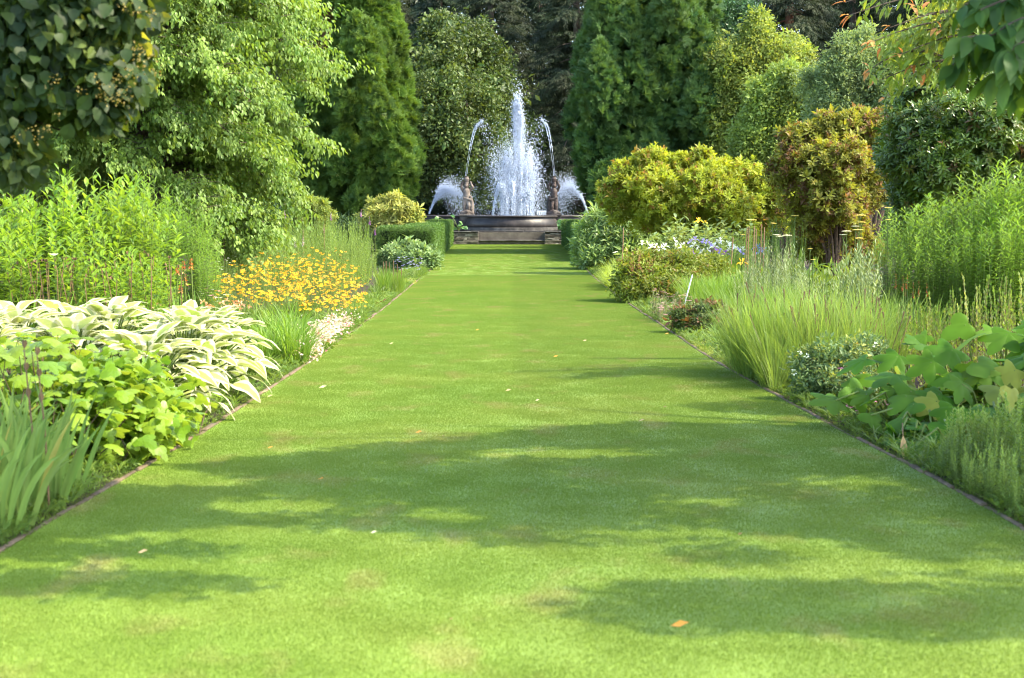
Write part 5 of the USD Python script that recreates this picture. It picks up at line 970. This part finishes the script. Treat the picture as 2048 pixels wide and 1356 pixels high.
for (px, py, Y, s), lab in zip(YF, YL):
    t = at(px, py, Y); T = Thing('yarrow_flower', lab, 'flower', (t[0], Y, 0)); n = 36; r = .062 * s * np.sqrt(U(0, 1, n)); a = U(0, 6.28, n)
    T.part('flower_head', cat([ball(.011 * s, (t[0] + r[i] * math.cos(a[i]), t[1] + r[i] * math.sin(a[i]), t[2] + .008 - r[i] * .12), (1, 1, .6)) for i in range(n)]), yh2 if 'pale' in lab or 'cream' in lab else yh)
    T.part('stem', cat([tube([[t[0] + .03, Y, 0], [t[0], Y, t[2] * .6], t - [0, 0, .05]], [.006, .006, .005], 5)] + [tube([t - [0, 0, .055], t + [.04 * s * math.cos(b), .04 * s * math.sin(b), 0]], [.003, .002], 4) for b in np.arange(5) * 1.26]), stem_g)
# tall willow-leaved plants at the right edge
will = leafmat('tall_willow_leaf', (.11, .22, .02), (.19, .31, .04), .45, ns=1.2, var=.22, tcol=(.22, .36, .025))
stand('tall_perennial', 'tall bright green willow leaved perennials at the right edge of the photo', 'plant', [(1800, 425, 18.5, 40, .8), (1850, 400, 18.5, 46, .9), (1900, 388, 18.2, 46, .9), (1960, 360, 18, 50, .9), (2020, 330, 17.6, 46, .9), (2080, 315, 17.6, 50, .9), (1820, 470, 17.5, 46, .5), (1900, 455, 17.2, 60, .6), (1990, 430, 16.8, 60, .6), (1775, 455, 18.4, 24, .7), (2060, 420, 16.6, 40, .6)], 560, lambda: stem_leaves(1.8, 72, .16, .19, 2, .02, .3, .5, .6, bow=.04), 1.8, will, stem_g, .07, jit=(.8, 1.06))
# grasses in the middle of the right bed
BDr = [blades(40, .85, .010, .55, .7, .14) for _ in range(4)]
clump('daylily', 'bright arching daylily leaves behind the white plant label', 'plant', [(1400, 545, 22.5, 36, .7), (1450, 535, 22.5, 46, .8), (1510, 540, 22, 40, .8), (1440, 575, 20.5, 40, .6), (1500, 580, 19.6, 46, .6), (1560, 570, 19, 40, .6), (1380, 550, 23.2, 20, .5)], 105, BDr, .72, g_day)
clump('ground_cover', 'green grassy foliage filling the gap below the tall yarrow', 'ground cover', [(1650, 580, 16.4, 60, .5), (1740, 580, 16, 60, .5), (1830, 590, 15.6, 60, .5), (1590, 590, 17, 40, .5)], 80, [blades(26, .6, .012, .5, .5, .15) for _ in range(3)], .55, gr_l)
sed = leafmat('sedge_leaf', (.11, .19, .03), (.19, .275, .052), .42, ns=2., tcol=(.24, .34, .04))
BSg = [blades(60, .95, .0075, .45, .45, .14) for _ in range(4)]
clump('sedge', 'tall upright grass like sedge with brown stalks in the right bed', 'grass clump', [(1475, 590, 14.2, 34, .5), (1520, 580, 13.6, 46, .6), (1580, 590, 13.2, 46, .6), (1640, 590, 13.2, 50, .6), (1700, 590, 13.2, 50, .6), (1760, 600, 13.2, 46, .5), (1560, 640, 12.5, 36, .25), (1640, 620, 12.6, 60, .3)], 88, BSg, .82, sed, lean=.08)
PP, ZZ = spots_points([(1500, 575, 13.8, 60, .6), (1600, 585, 13.2, 80, .6), (1720, 590, 13.2, 70, .6)], 64); T = Thing('flower_stalk', 'brown seed stalks standing in the tall sedge on the right', 'flower stalks', (2.6, 13.3, 0))
for p, z in zip(PP, ZZ): l = rng.normal(0, .08, 2); z *= U(.85, 1.1); T.part('stalk', tube([p, p + [l[0] * .4, l[1] * .4, z * .55], p + [l[0], l[1], z * .9], p + [l[0] * 1.15, l[1], z]], [.004, .004, .004, .008], 5), stem_b)
# pink dianthus, dark low shrub, lime ground cover, label
dia = leafmat('dianthus_foliage', (.13, .18, .09), (.22, .26, .14), .3, c3=(.34, .28, .16), amt=.7)
T, P, Q, k = stand('dianthus', 'low cushion of pink flowers beside the right edging', 'flowers', [(1310, 585, 20.8, 28, .4), (1350, 588, 20.4, 40, .5), (1385, 596, 20, 26, .4), (1330, 610, 20, 34, .3)], 190, lambda: stem_leaves(.33, 14, .07, .12, 1, .05, .8), .33, dia, stem_g, .2, jit=(.5, 1.2))
H = tops(P, Q, k, .33)
for p in H[:85]: T.part('flower', (lambda q: (q[0] + p, q[1]))(daisy(U(.020, .032), 6, .2, .8)), pnk if U(0, 1) < .8 else fl_m['pale'])
drk = leafmat('reddish_low_leaf', (.07, .12, .025), (.14, .18, .04), .3, c3=(.20, .09, .04), amt=.8)
shrub('low_shrub', 'low dark green shrub with reddish tips between the pink flowers and the sedge', 'shrub', lobes_px([(1375, 640, 24), (1410, 632, 28), (1440, 640, 24), (1400, 655, 24, -.2), (1425, 655, 20, -.2)], 18.3), [rosette(8, .06, .45, (0, 1.1), 1, .5) for _ in range(3)], drk, .055, r0=.008)
lim2 = leafmat('lime_ground_cover', (.19, .25, .035), (.28, .33, .07), .35)
clump('ground_cover', 'fine lime green ground cover between the right edging and the sedge', 'ground cover', [(1400, 672, 16.4, 36, .6), (1440, 685, 15.4, 34, .5), (1450, 700, 14.8, 22, .4), (1340, 632, 19.4, 20, .5), (1480, 725, 14, 12, .4), (1365, 655, 17.8, 22, .5)], 230, [bunch(26, .09, .035, .3) for _ in range(3)], .18, lim2)
T = Thing('plant_label', 'slim white plant label stick leaning in the daylily leaves', 'label', tuple(at(1372, 600, 21.3))); a, b = at(1385, 549, 21.3), at(1374, 590, 21.3); d = nrm(a - b)
T.part('stick', tube([b - d * .42, b, a - d * .03], [.010, .010, .010], 6), white); T.part('tip', tube([a - d * .03, a - d * .01, a], [.010, .008, .003], 6), white)
# red spikes, speckled upright stems
rsp = leafmat('red_spike', (.50, .07, .03), (.62, .16, .06), .25)
for px, py, lab in ((1792, 548, 'leftmost red flower spike under the willow leaved perennials'), (1806, 552, 'short red spike right of the leftmost one'), (1815, 548, 'tallest red spike of the small group at right'), (1827, 565, 'low red spike in the middle of the group'), (1838, 562, 'slender red spike beside the low middle one'), (1854, 566, 'rightmost red spike of the group'), (1811, 566, 'stubby red spike in front of the group'), (1745, 575, 'lone orange red spike beside the tall yarrow clump')):
    Y = 15.2; t = at(px, py, Y); h = .16; T = Thing('red_flower_spike', lab, 'flower spike', (t[0], Y, 0)); v, f = spike(h, .015, 40); T.part('flowers', (v + t - [0, 0, h], f), rsp); T.part('stem', tube([[t[0], Y, 0], [t[0] + .01, Y, t[2] * .5], t - [0, 0, h * .3]], [.005, .005, .004], 5), stem_g)
spk = leafmat('speckled_stem_leaf', (.09, .165, .022), (.19, .26, .05), .42, ns=4., c3=(.27, .33, .11), amt=.82)
stand('upright_perennial', 'upright dark stemmed plants with small cupped leaves at the right edge', 'plant', [(1830, 600, 13.2, 46, .5), (1900, 585, 13.2, 50, .6), (1970, 560, 13, 46, .6), (2040, 545, 13, 46, .6), (1870, 640, 12.3, 70, .3), (1980, 630, 12.1, 70, .3), (2060, 610, 12, 40, .3)], 190, lambda: stem_leaves(.9, 30, .06, .5, 1, .05, .95, .05, .8, whorl=2), .9, spk, stem_b, .06)
# blue-green herb with yellow and pink flowers
herb = leafmat('blue_green_herb', (.075, .145, .05), (.14, .215, .08), .32, ns=4., c3=(.30, .34, .07), amt=.78)
T, P, N = shrub('herb_bush', 'blue green herb bush dotted with yellow between the sedge and the lobed leaves', 'plant', lobes_px([(1630, 740, 36), (1670, 725, 40), (1715, 735, 42), (1640, 775, 36, -.1), (1690, 775, 44, -.2), (1740, 770, 36), (1620, 760, 24), (1700, 805, 30, -.3), (1740, 700, 26, .3)], 11.8), [bunch(16, .06, .035, .4) for _ in range(4)], herb, .058, r0=.006, rough=.4)
dots = P[rng.choice(len(P), 70, False)] + [0, -.02, .03]
T.scatter('yellow_flowers', [daisy(.012, 5, .3, .7)], yel_f, dots, q_up(len(dots), .5), U(.7, 1.3, len(dots)))
for px, py in ((1600, 705), (1588, 744), (1752, 690), (1612, 712)): p = at(px, py, 11.5); T.part('white_flower', (lambda q: (q[0] + p, q[1]))(bunch(10, .015, .018, .7)), wht)
T, P, Q, k = stand('pink_phlox', 'magenta pink flowers beneath the big lobed leaves', 'flowers', [(1700, 812, 10.9, 26, .15), (1715, 805, 11.1, 24, .15), (1735, 765, 11.4, 20, .1), (1780, 790, 11, 30, .1)], 26, lambda: stem_leaves(.3, 12, .07, .18, 2, .1), .3, core_m, stem_g, .2)
mag = leafmat('magenta_petal', (.62, .12, .46), (.75, .25, .6), .3)
for px, py in ((1690, 812), (1697, 808), (1703, 806), (1700, 815), (1707, 824), (1712, 827), (1716, 822), (1713, 797), (1779, 795), (1755, 804), (1681, 737), (1775, 810), (1748, 770)): p = at(px, py, 10.75); T.part('flower', (lambda q: (q[0] + p, q[1]))(daisy(.024, 5, .2, .9)), mag)
# the big lobed leaves: every leaf its own piece
bigl = leafmat('big_lobed_leaf', (.036, .110, .004), (.072, .158, .009), .38, ns=5., var=.2, rough=.6, spec=.15, c3=(.17, .20, .03), amt=.86, tcol=(.16, .30, .02))
T = Thing('big_leaf_plant', 'sprawling plant with big lobed deep green leaves overhanging the right edging', 'plant', (2.75, 9.9, 0)); tb = [lobed(1.0, 5, .5, .22, .10, 3, .03), lobed(.9, 3, .5, .26, .10, 3, .03), lobed(1.05, 5, .55, .2, .12, 3, .035)]; sm = []
BLV = [(1640, 800, 10.2, 130), (1700, 790, 10.3, 140), (1690, 735, 10.8, 120), (1760, 760, 10.2, 140), (1730, 720, 10.9, 100), (1830, 740, 10.3, 150), (1880, 720, 10.4, 140), (1960, 735, 10.2, 150), (2030, 730, 10.3, 140), (1840, 690, 11.1, 130), (1920, 685, 11.1, 140), (1990, 690, 11, 140), (2050, 680, 11.1, 130), (1900, 665, 11.5, 110), (1970, 660, 11.5, 110), (2040, 650, 11.5, 120),
       (1790, 810, 9.9, 140), (1850, 800, 9.9, 150), (1920, 790, 9.9, 140), (1780, 860, 9.6, 140), (1830, 850, 9.5, 140), (1800, 890, 9.4, 120), (1755, 850, 9.8, 110), (1860, 880, 9.3, 140), (1890, 840, 9.5, 130), (1990, 790, 9.8, 140), (2040, 790, 9.8, 130), (1820, 780, 10.3, 120), (1700, 760, 10.7, 110), (1770, 730, 10.8, 120), (1740, 800, 10.1, 110), (1880, 760, 10.2, 120), (1940, 760, 10.2, 120), (2010, 760, 10.2, 120), (1870, 915, 9.0, 90), (1845, 905, 9.1, 90), (1960, 820, 9.6, 120), (1800, 830, 9.8, 120), (1850, 930, 8.9, 80), (1770, 880, 9.5, 80), (1820, 900, 9.3, 100), (2080, 730, 10.4, 140), (2090, 690, 11, 130), (1930, 830, 9.5, 120), (1720, 830, 10., 90)] + [(U(1680, 2080), U(670, 880), 0, U(80, 130)) for _ in range(34)]
BLV = [(a, b, c or 11.7 - (b - 640) * .0095 + U(-.2, .2), w) for a, b, c, w in BLV if c or b < 790 + (a - 1680) * .35]
for q, (px, py, Y, wp) in enumerate(BLV):
    p = at(px, py, Y); o = nrm(np.array([-1 + rng.normal(0, .55), -.35 + rng.normal(0, .45), 0.])); D = nrm(o + [0, 0, U(-.7, .1)]); Un = nrm(np.array([0, 0, 1.]) - o * .1 + rng.normal(0, .3, 3) + [.1, -.3, 0]); L = wp * mpx(Y) * U(.62, .86)
    T.part('leaf', lay(tb[q % 3], [p - D * L * .45], [D], [Un], L), bigl, smooth=True)
    b = np.array([max(xr(Y) + .45, p[0] + .25), Y + .25, 0]); sm.append(tube([b, (b + p) / 2 + [0, 0, .14], p - D * L * .38], [.010, .008, .005], 5))
T.part('leaf_stalks', cat(sm), stem_g)
PP, ZZ = spots_points([(1900, 720, 10.6, 160, .5), (1850, 840, 9.7, 90, .3), (2000, 780, 10, 110, .4)], 70); PP[:, 0] += .15
T.scatter('lower_leaves', [lay(tb[1], rng.normal(0, .12, (4, 3)), nrm(rng.normal(size=(4, 3)) + [-.5, -.4, -.3]), nrm(rng.normal(0, .4, (4, 3)) + [0, -.2, 1]), U(.2, .32, 4)) for _ in range(3)], bigl, PP + np.c_[0 * ZZ, 0 * ZZ, ZZ * U(.2, .72, len(ZZ))], q_up(len(ZZ), .2), U(.8, 1.1, len(ZZ)))
T = Thing('dry_hanging_leaf', 'pale withered leaf hanging down below the big lobed leaves', 'leaf', tuple(at(1808, 900, 9.1))); p = at(1806, 870, 9.1); T.part('blade', lay(leaf(.3, 3, .4, .1), p, [.05, -.1, -1], [0, -1, 0], 48 * mpx(9.1)), fl_m['tan']); T.part('stalk', tube([p + [.02, .1, .06], p], [.003, .003], 4), stem_b)
# fine-leaved bush nearest the camera on the right
fin = leafmat('fine_bush_leaf', (.12, .205, .04), (.20, .29, .065), .4, ns=4., var=.2, rough=.5)
stand('fine_leaf_bush', 'bushy plant with many small pale green leaves in the lower right bed', 'plant', [(1900, 870, 8.4, 50, .3), (1960, 820, 8.4, 60, .4), (2030, 795, 8.4, 60, .4), (2090, 800, 8.2, 50, .4), (1990, 900, 7.7, 60, .3), (2060, 880, 7.5, 60, .3), (1925, 900, 8.0, 40, .2), (2080, 940, 7.2, 50, .2), (2030, 960, 7.3, 26, .15)], 330, lambda: stem_leaves(.5, 48, .052, .45, 1, .03, .5, .2, .6), .5, fin, stem_g, .14)
clump('ground_cover', 'low grassy green strip along the right edging near the herb bush', 'ground cover', [(1540, 752, 13.0, 20, .4), (1600, 780, 12.0, 24, .4), (1660, 812, 11.2, 22, .3), (1740, 850, 10.1, 20, .3), (1575, 765, 12.6, 16, .3), (1900, 940, 8.5, 18, .2), (1690, 830, 10.9, 22, .3), (1720, 835, 10.5, 26, .3), (1770, 880, 9.6, 22, .2)], 190, [bunch(16, .06, .05, .2) for _ in range(2)] + [blades(12, .2, .008, .6, .5, .05)], .14, gr_l)
clump('ground_cover', 'low green foliage along the far part of the right edging', 'ground cover', [(1190, 540, 36.5, 12, 1.2), (1215, 560, 30.5, 8, .8), (1290, 615, 22.6, 10, .5), (1640, 470, 26, 60, 1.), (1560, 500, 24, 40, 1.), (1700, 540, 19, 50, .8), (1460, 500, 27.5, 60, .8)], 190, [bunch(18, .13, .08, .3) for _ in range(3)], .26, core_m)
# arum plants beside the hedges at the foot of the basin
aru = leafmat('arum_leaf', (.04, .12, .025), (.10, .20, .05), .3, rough=.35)
for sgn, L_, lab in ((-1, ((902, 430), (912, 450), (918, 442), (922, 455), (926, 448), (905, 442), (929, 452), (915, 456), (921, 446), (878, 434)), 'broad leaved arum plant on the wall between the left hedge and the steps'), (1, ((1118, 440), (1122, 450), (1116, 454), (1121, 445), (1125, 440), (1124, 456), (1119, 448)), 'broad leaved arum plant on the wall beside the right hedge')):
    Y = 64.9; T = Thing('arum_plant', lab, 'plant', (at(L_[2][0], 418, Y)[0], Y, TOPZ)); sm = []
    for px, py in L_:
        p = at(px, py, Y); D = nrm(np.array([rng.normal(0, .7), -.5, U(-.6, .3)])); T.part('leaf', lay(leaf(.7, 2, .2, .4, .35), p, D, nrm(np.array([0, -.4, 1.]) + rng.normal(0, .3, 3)), U(.2, .3)), aru); sm.append(tube([[T.loc[0], Y, TOPZ], (T.loc + p) / 2 + [0, 0, .08], p], [.012, .01, .007], 4))
    T.part('leaf_stalks', cat(sm), stem_g)
# ------------------------------------------------------------------ near trees at the upper corners
lime_l = leafmat('lime_tree_leaf', (.014, .032, .008), (.028, .054, .012), .28, ns=1.5, var=.25, rough=.55, spec=.25, tcol=(.16, .22, .015), c3=(.085, .12, .03), amt=.85)
lime_f = leafmat('lime_tree_flower', (.22, .17, .04), (.32, .26, .08), .35)
Y0 = 7.3
T = Thing('lime_tree', 'dark shaded lime tree branches with hanging yellow blossom in the upper left corner', 'tree', (-5.6, 7.6, 0))
T.part('trunk', tube([[-5.6, 7.6, -.1], [-5.5, 7.6, 1.5], [-5.5, 7.6, 3.5], [-5.4, 7.6, 6.5]], [.3, .25, .2, .08], 10), bark)
hl = leaf(.88, 3, .2, .28, .34)
bm = []
for a, b in (((-5.5, 7.6, 2.2), (250, 150)), ((-5.5, 7.6, 2.6), (290, 60)), ((-5.5, 7.6, 2.0), (120, 260)), ((-5.5, 7.6, 1.9), (40, 300)), ((-5.5, 7.6, 3.), (180, -60)), ((-5.5, 7.6, 2.4), (170, 130))):
    e = at(*b, Y0); a = np.array(a); t = np.linspace(0, 1, 8)[:, None]; p = a + (e - a) * t + np.array([0, 0, 1.]) * (.35 * np.sin(t * np.pi)) ; bm.append(tube(p, np.linspace(.05, .006, 8), 6))
T.part('branches', cat(bm), bark)
# visible leaf masses (pixel ellipses) and the crown above the frame
EL_ = [(60, 60, 110, 80, 1.0), (170, 70, 90, 60, 1.), (160, 140, 110, 60, 1.), (240, 165, 75, 45, 1.), (210, 215, 70, 34, .9), (60, 170, 90, 70, 1.0), (285, 25, 50, 40, .8), (240, 15, 60, 30, .7), (20, 265, 40, 40, .8), (50, 325, 50, 24, .6), (20, 330, 40, 30, .6), (280, 110, 30, 24, .6)]
EL_ = [(a * .92, b - 12, c * .86, d * .84, e) for a, b, c, d, e in EL_]
ar = np.array([e[2] * e[3] * e[4] for e in EL_]); pick = rng.choice(len(EL_), 300, p=ar / ar.sum())
for k in pick:
    cx, cy, rx, ry, _ = EL_[k]; r, a = math.sqrt(U(0, 1)), U(0, 6.28); px, py, Y = cx + rx * r * math.cos(a), cy + ry * r * math.sin(a), Y0 + U(-.55, .35)
    p = at(px, py, Y); D = nrm(np.array([U(.0, .9), U(-.9, .2), U(-1.3, -.3)])); Un = nrm(np.array([U(-.1, .5), U(-.8, .1), .9]))
    T.part('leaf', lay(hl, p, D, Un, U(.05, .08)), lime_l, smooth=True)
n = 2600; k = rng.choice(len(EL_), n, p=ar / ar.sum()); E_ = np.array(EL_)[k]; r, a = np.sqrt(U(0, 1, n)), U(0, 6.28, n)
P = at(E_[:, 0] + E_[:, 2] * r * np.cos(a) * .93, E_[:, 1] + E_[:, 3] * r * np.sin(a) * .93, Y0 + U(-.35, 1.0, n))
LB = [bunch(6, .07, .08, .85, 2, .5, .2, .3, .6) for _ in range(4)]
c2 = []
for c, r_ in (((-3.6, 7.9, 3.7), 1.15), ((-2.5, 7.7, 3.5), .85), ((-4.6, 7.8, 3.2), 1.2), ((-1.75, 7.9, 3.75), .75), ((-3.2, 8.4, 4.6), 1.3), ((-2.1, 8.4, 4.7), 1.0), ((-5.2, 8, 5), 1.5), ((-1.25, 7.2, 4.3), .9), ((-.7, 7.0, 5.0), 1.0), ((-1.6, 6.9, 5.4), 1.1), ((-2.4, 7.2, 4.5), 1.)): q = nrm(rng.normal(size=(560, 3))) * np.cbrt(U(.1, 1, 560))[:, None] * r_ + c; c2.append(q)
P = np.vstack([P] + c2); px, py = toP(P); P = P[(py < -75) | (np.arange(len(P)) < n)]
T.scatter('crown', LB, lime_l, P, q_up(len(P), .4), U(.8, 1.15, len(P)))
fb = [(cat([bunch(9, .022, .012, .8)]) ) for _ in range(3)]
Q_ = []
for cx, cy, rx, ry, m in ((225, 190, 60, 26, 20), (270, 130, 45, 30, 12), (265, 25, 45, 22, 12), (130, 170, 90, 30, 10), (70, 270, 50, 20, 8), (250, 160, 26, 18, 8)):
    Q_.append(at(rng.normal(cx, rx * .5, m), rng.normal(cy, ry * .6, m), Y0 + U(-.6, -.1, m)))
Q_ = np.vstack(Q_); T.scatter('blossom', fb, lime_f, Q_, q_up(len(Q_), .6), U(.8, 1.3, len(Q_)))

# the near tree on the right: big leaves in the corner, and the crown above the frame that shades the lawn
nr_l = leafmat('near_tree_leaf', (.026, .080, .020), (.048, .115, .028), .42, ns=2., var=.2, rough=.55, spec=.25, tcol=(.17, .28, .012))
ch_l = leafmat('cherry_leaf', (.07, .15, .02), (.13, .22, .035), .42, ns=2., var=.25, rough=.5, tcol=(.26, .33, .02), c3=(.16, .20, .03), amt=.8)
red_t = leafmat('cherry_young_leaf', (.46, .19, .05), (.50, .32, .08), .45, tcol=(.7, .22, .05))
T = Thing('near_tree', 'near tree with big dark green oval leaves in the upper right corner', 'tree', (6.4, 9.4, 0))
T.part('trunk', tube([[6.4, 9.4, -.1], [6.3, 9.4, 1.6], [6.1, 9.4, 3.2], [5.6, 9.6, 5.2]], [.26, .21, .17, .08], 10), bark)
ov = leaf(.42, 4, .22, .3, .5); bm = []; YN = 7.0
TW = [((2130, 60), (1905, 130), 0), ((2130, 110), (1930, 90), 0), ((2130, 150), (1990, 150), 0), ((2130, 20), (1960, 20), 0), ((2130, -30), (1930, 10), .1), ((2120, 130), (1925, 75), -.2), ((2140, 90), (2010, 110), -.3), ((2130, 60), (2000, 60), -.2), ((2130, 150), (2025, 175), .2), ((2130, 0), (1985, 70), .2)]
nl = 0
for (a, b, dy) in TW:
    A, B = at(a[0], a[1], YN + .3 + dy), at(b[0], b[1], YN + dy); t = np.linspace(0, 1, 7)[:, None]; p = A + (B - A) * t + np.array([0, 0, 1.]) * .06 * np.sin(t * np.pi); bm.append(tube(p, np.linspace(.014, .004, 7), 6))
    for u in np.linspace(.18, 1, 15):
        for s in (-1, 1):
            q = A + (B - A) * u + np.array([0, 0, 1.]) * .06 * math.sin(u * math.pi); D = nrm(nrm(B - A) * .5 + np.array([rng.normal(0, .35), s * .5 + rng.normal(0, .3), U(-1.0, -.1)]))
            T.part('leaf', lay(ov, q, D, nrm(np.array([U(-.4, .5), U(-.7, .3), .8])), U(.12, .19)), nr_l, smooth=True); nl += 1
for e, r0 in (((4.6, 8.6, 4.0), .07), ((3.2, 9.6, 4.4), .05), ((4.6, 10.6, 5.0), .06), ((3.0, 8.2, 4.3), .05), ((4.2, 7.3, 3.2), .05), ((2.9, 7.2, 2.45), .03), ((3.6, 9., 5.4), .06), ((2.2, 8.9, 4.6), .04)):
    e = np.array(e); b = np.array([6.1, 9.4, 3.0 if e[2] > 3.5 else 2.]); t = np.linspace(0, 1, 7)[:, None]; bm.append(tube(b + (e - b) * t + np.array([0, 0, 1.]) * .3 * np.sin(t * np.pi), np.linspace(r0, .012, 7), 6))
T.part('branches', cat(bm), bark)
def shade(polys, n, h0, h1, keepout=True):
    """Crown points that throw their shade on the given lawn areas (photo pixels): walk from the ground towards the sun."""
    out = []
    shp = [Polygon(p) for p in polys]; A = np.array([s.area for s in shp])
    G_ = shapely.union_all([Polygon([tuple(gr(*q)[:2]) for q in p]) for p in polys]); x0, y0, x1, y1 = G_.bounds
    t = np.c_[U(x0, x1, n * 6), U(y0, y1, n * 6)]; t = t[shapely.contains_xy(G_, t)][:n]; h = U(h0, h1, len(t))
    P = np.c_[t, 0 * h] + SUN * (h / SUN[2])[:, None]; px, py = toP(P)
    return P[(py < -25) | (px > 2075)]
BAND1 = [(360, 925), (700, 905), (850, 882), (1050, 868), (1180, 850), (1350, 846), (1560, 850), (1800, 870), (2048, 930), (2200, 1000), (2200, 1130), (2048, 1120), (1850, 1110), (1700, 1085), (1500, 1060), (1250, 1052), (1020, 1075), (760, 1062), (600, 1050), (430, 1040), (150, 1045), (40, 1090), (-200, 1060), (-100, 990), (190, 975), (420, 950)]
BANDS = [BAND1, [(1000, 1078), (1300, 1070), (1700, 1120), (1900, 1150), (2048, 1155), (2300, 1200), (2300, 1240), (2048, 1160), (1700, 1150), (1300, 1100)], [(1150, 1215), (1300, 1170), (1500, 1160), (1800, 1175), (2048, 1185), (2400, 1190), (2400, 1275), (2048, 1265), (1700, 1262), (1400, 1250), (1250, 1240)], [(1380, 812), (1480, 800), (1600, 812), (1620, 828), (1500, 826)],
         [(1960, 800), (2060, 780), (2300, 780), (2300, 960), (2060, 1010), (1900, 900)], [(1700, 850), (1900, 870), (2060, 1000), (2300, 1100), (2300, 900), (2000, 830)]]
# holes of sun inside the wide band
HOLES = [(540, 1012, 190, 22), (360, 962, 190, 17), (1650, 1136, 520, 17), (1120, 905, 210, 13), (1700, 962, 140, 12), (1380, 1000, 150, 11), (880, 1030, 120, 12), (1250, 1092, 170, 12)]
P = np.vstack([shade(BANDS, 4600, 3.4, 5.8), shade([[(-250, 1000), (430, 955), (450, 1045), (-250, 1088)], [(300, 1000), (430, 990), (430, 996), (300, 1010)]], 620, 3.4, 5.4), shade([[(-300, 1090), (200, 1086), (500, 1100), (250, 1110), (-300, 1112)], [(-300, 1150), (250, 1146), (560, 1166), (300, 1182), (-300, 1184)], [(330, 936), (560, 922), (720, 905), (560, 940)], [(560, 912), (800, 884), (840, 892), (700, 912)], [(980, 868), (1240, 848), (1260, 858), (1100, 872)]], 620, 3.2, 4.6)])
gq = P - SUN * (P[:, 2] / SUN[2])[:, None]; gx_, gy_ = toP(gq); hole = np.zeros(len(P), bool)
for hx, hy, rx, ry in HOLES: hole |= ((gx_ - hx) / rx) ** 2 + ((gy_ - hy) / ry) ** 2 < 1
P = P[~hole]; small = U(0, 1, len(P)) < .4
NB = [bunch(12, .13, .125, .45, 2, .7, .2, .3, .3) for _ in range(4)]
T.scatter('crown', NB, nr_l, P, q_up(len(P), .4), U(.75, 1.05, len(P)) * np.where(small, .7, 1))
# cherry with red young leaves
T = Thing('cherry_tree', 'cherry tree branch with red tipped young leaves left of the near dark leaves', 'tree', (6.2, 14.6, 0)); YC = 13.0
T.part('trunk', tube([[6.2, 14.6, -.1], [6.1, 14.5, 1.5], [5.9, 14.4, 3.2], [5.4, 14.2, 5.]], [.17, .14, .11, .04], 9), bark); bm = []
TWC = [((2100, -20), (1700, 30)), ((2080, 30), (1780, 55)), ((2050, 50), (1740, 85)), ((2100, -60), (1690, 5)), ((2060, 80), (1800, 110)), ((1980, 20), (1860, 0)), ((1960, 60), (1830, 130)), ((2000, 70), (1760, 95)), ((1990, 40), (1880, 60)), ((2010, 100), (1850, 150)), ((2090, -30), (1830, 12)), ((2040, 130), (1760, 160)), ((1900, 120), (1738, 140)), ((1900, 140), (1770, 195))]
ce = leaf(.34, 2, .25, .4, .45); tl_ = []; Ps, Ds, Us, tip = [], [], [], []
for k_, (a, b) in enumerate(TWC):
    dy = U(-.5, .5); A, B = at(a[0], a[1], YC + .4 + dy), at(b[0], b[1], YC + dy); t = np.linspace(0, 1, 7)[:, None]; p = A + (B - A) * t + np.array([0, 0, 1.]) * .12 * np.sin(t * np.pi); bm.append(tube(p, np.linspace(.016, .003, 7), 5))
    for u in np.r_[np.linspace(.2, .93, 26)]:
        q = A + (B - A) * u + np.array([0, 0, 1.]) * .12 * math.sin(u * math.pi)
        for s in range(3): Ps.append(q + rng.normal(0, .05, 3)); Ds.append(nrm(nrm(B - A) * .5 + np.array([rng.normal(0, .5), rng.normal(0, .5), U(-1, .1)])))
    for s in range(2 if k_ % 2 else 4): T.part('red_leaf', lay(ce, B + rng.normal(0, .012, 3), nrm(nrm(B - A) * .7 + rng.normal(0, .5, 3) + [0, 0, -.1]), [0, -.3, 1], U(.08, .13)), red_t)
Ps, Ds = np.array(Ps), np.array(Ds)
o = rng.permutation(len(Ps))
for i in o[:280]: T.part('leaf', lay(ce, Ps[i], Ds[i], nrm(np.array([U(-.3, .4), U(-.6, .2), 1.])), U(.08, .13)), ch_l)
i = o[280:]; T.part('more_leaves', lay(ce, Ps[i], Ds[i], nrm(rng.normal(0, .35, (len(i), 3)) + [0, -.2, 1]), U(.08, .13, len(i))), ch_l, kind='stuff')
for e in ((3.6, 13.4, 3.2), (4.2, 13., 2.6), (3.8, 13.4, 3.9)): e = np.array(e); b = np.array([5.9, 14.4, 3.]); t = np.linspace(0, 1, 6)[:, None]; bm.append(tube(b + (e - b) * t + np.array([0, 0, 1.]) * .2 * np.sin(t * np.pi), np.linspace(.05, .014, 6), 6))
T.part('branches', cat(bm), bark)
q = []
for c, r_ in (((6.2, 13.7, 3.3), .9), ((7.4, 14.2, 4.2), 1.2)): q.append(nrm(rng.normal(size=(230, 3))) * np.cbrt(U(.1, 1, 230))[:, None] * r_ + c)
q = np.vstack(q); px, py = toP(q); q = q[(py < -10) | (px > 2060)]
T.scatter('crown', [bunch(13, .17, .115, .36, 1, .6, .25, .35, .3) for _ in range(3)], ch_l, q, q_up(len(q), .4), U(.8, 1.2, len(q)))
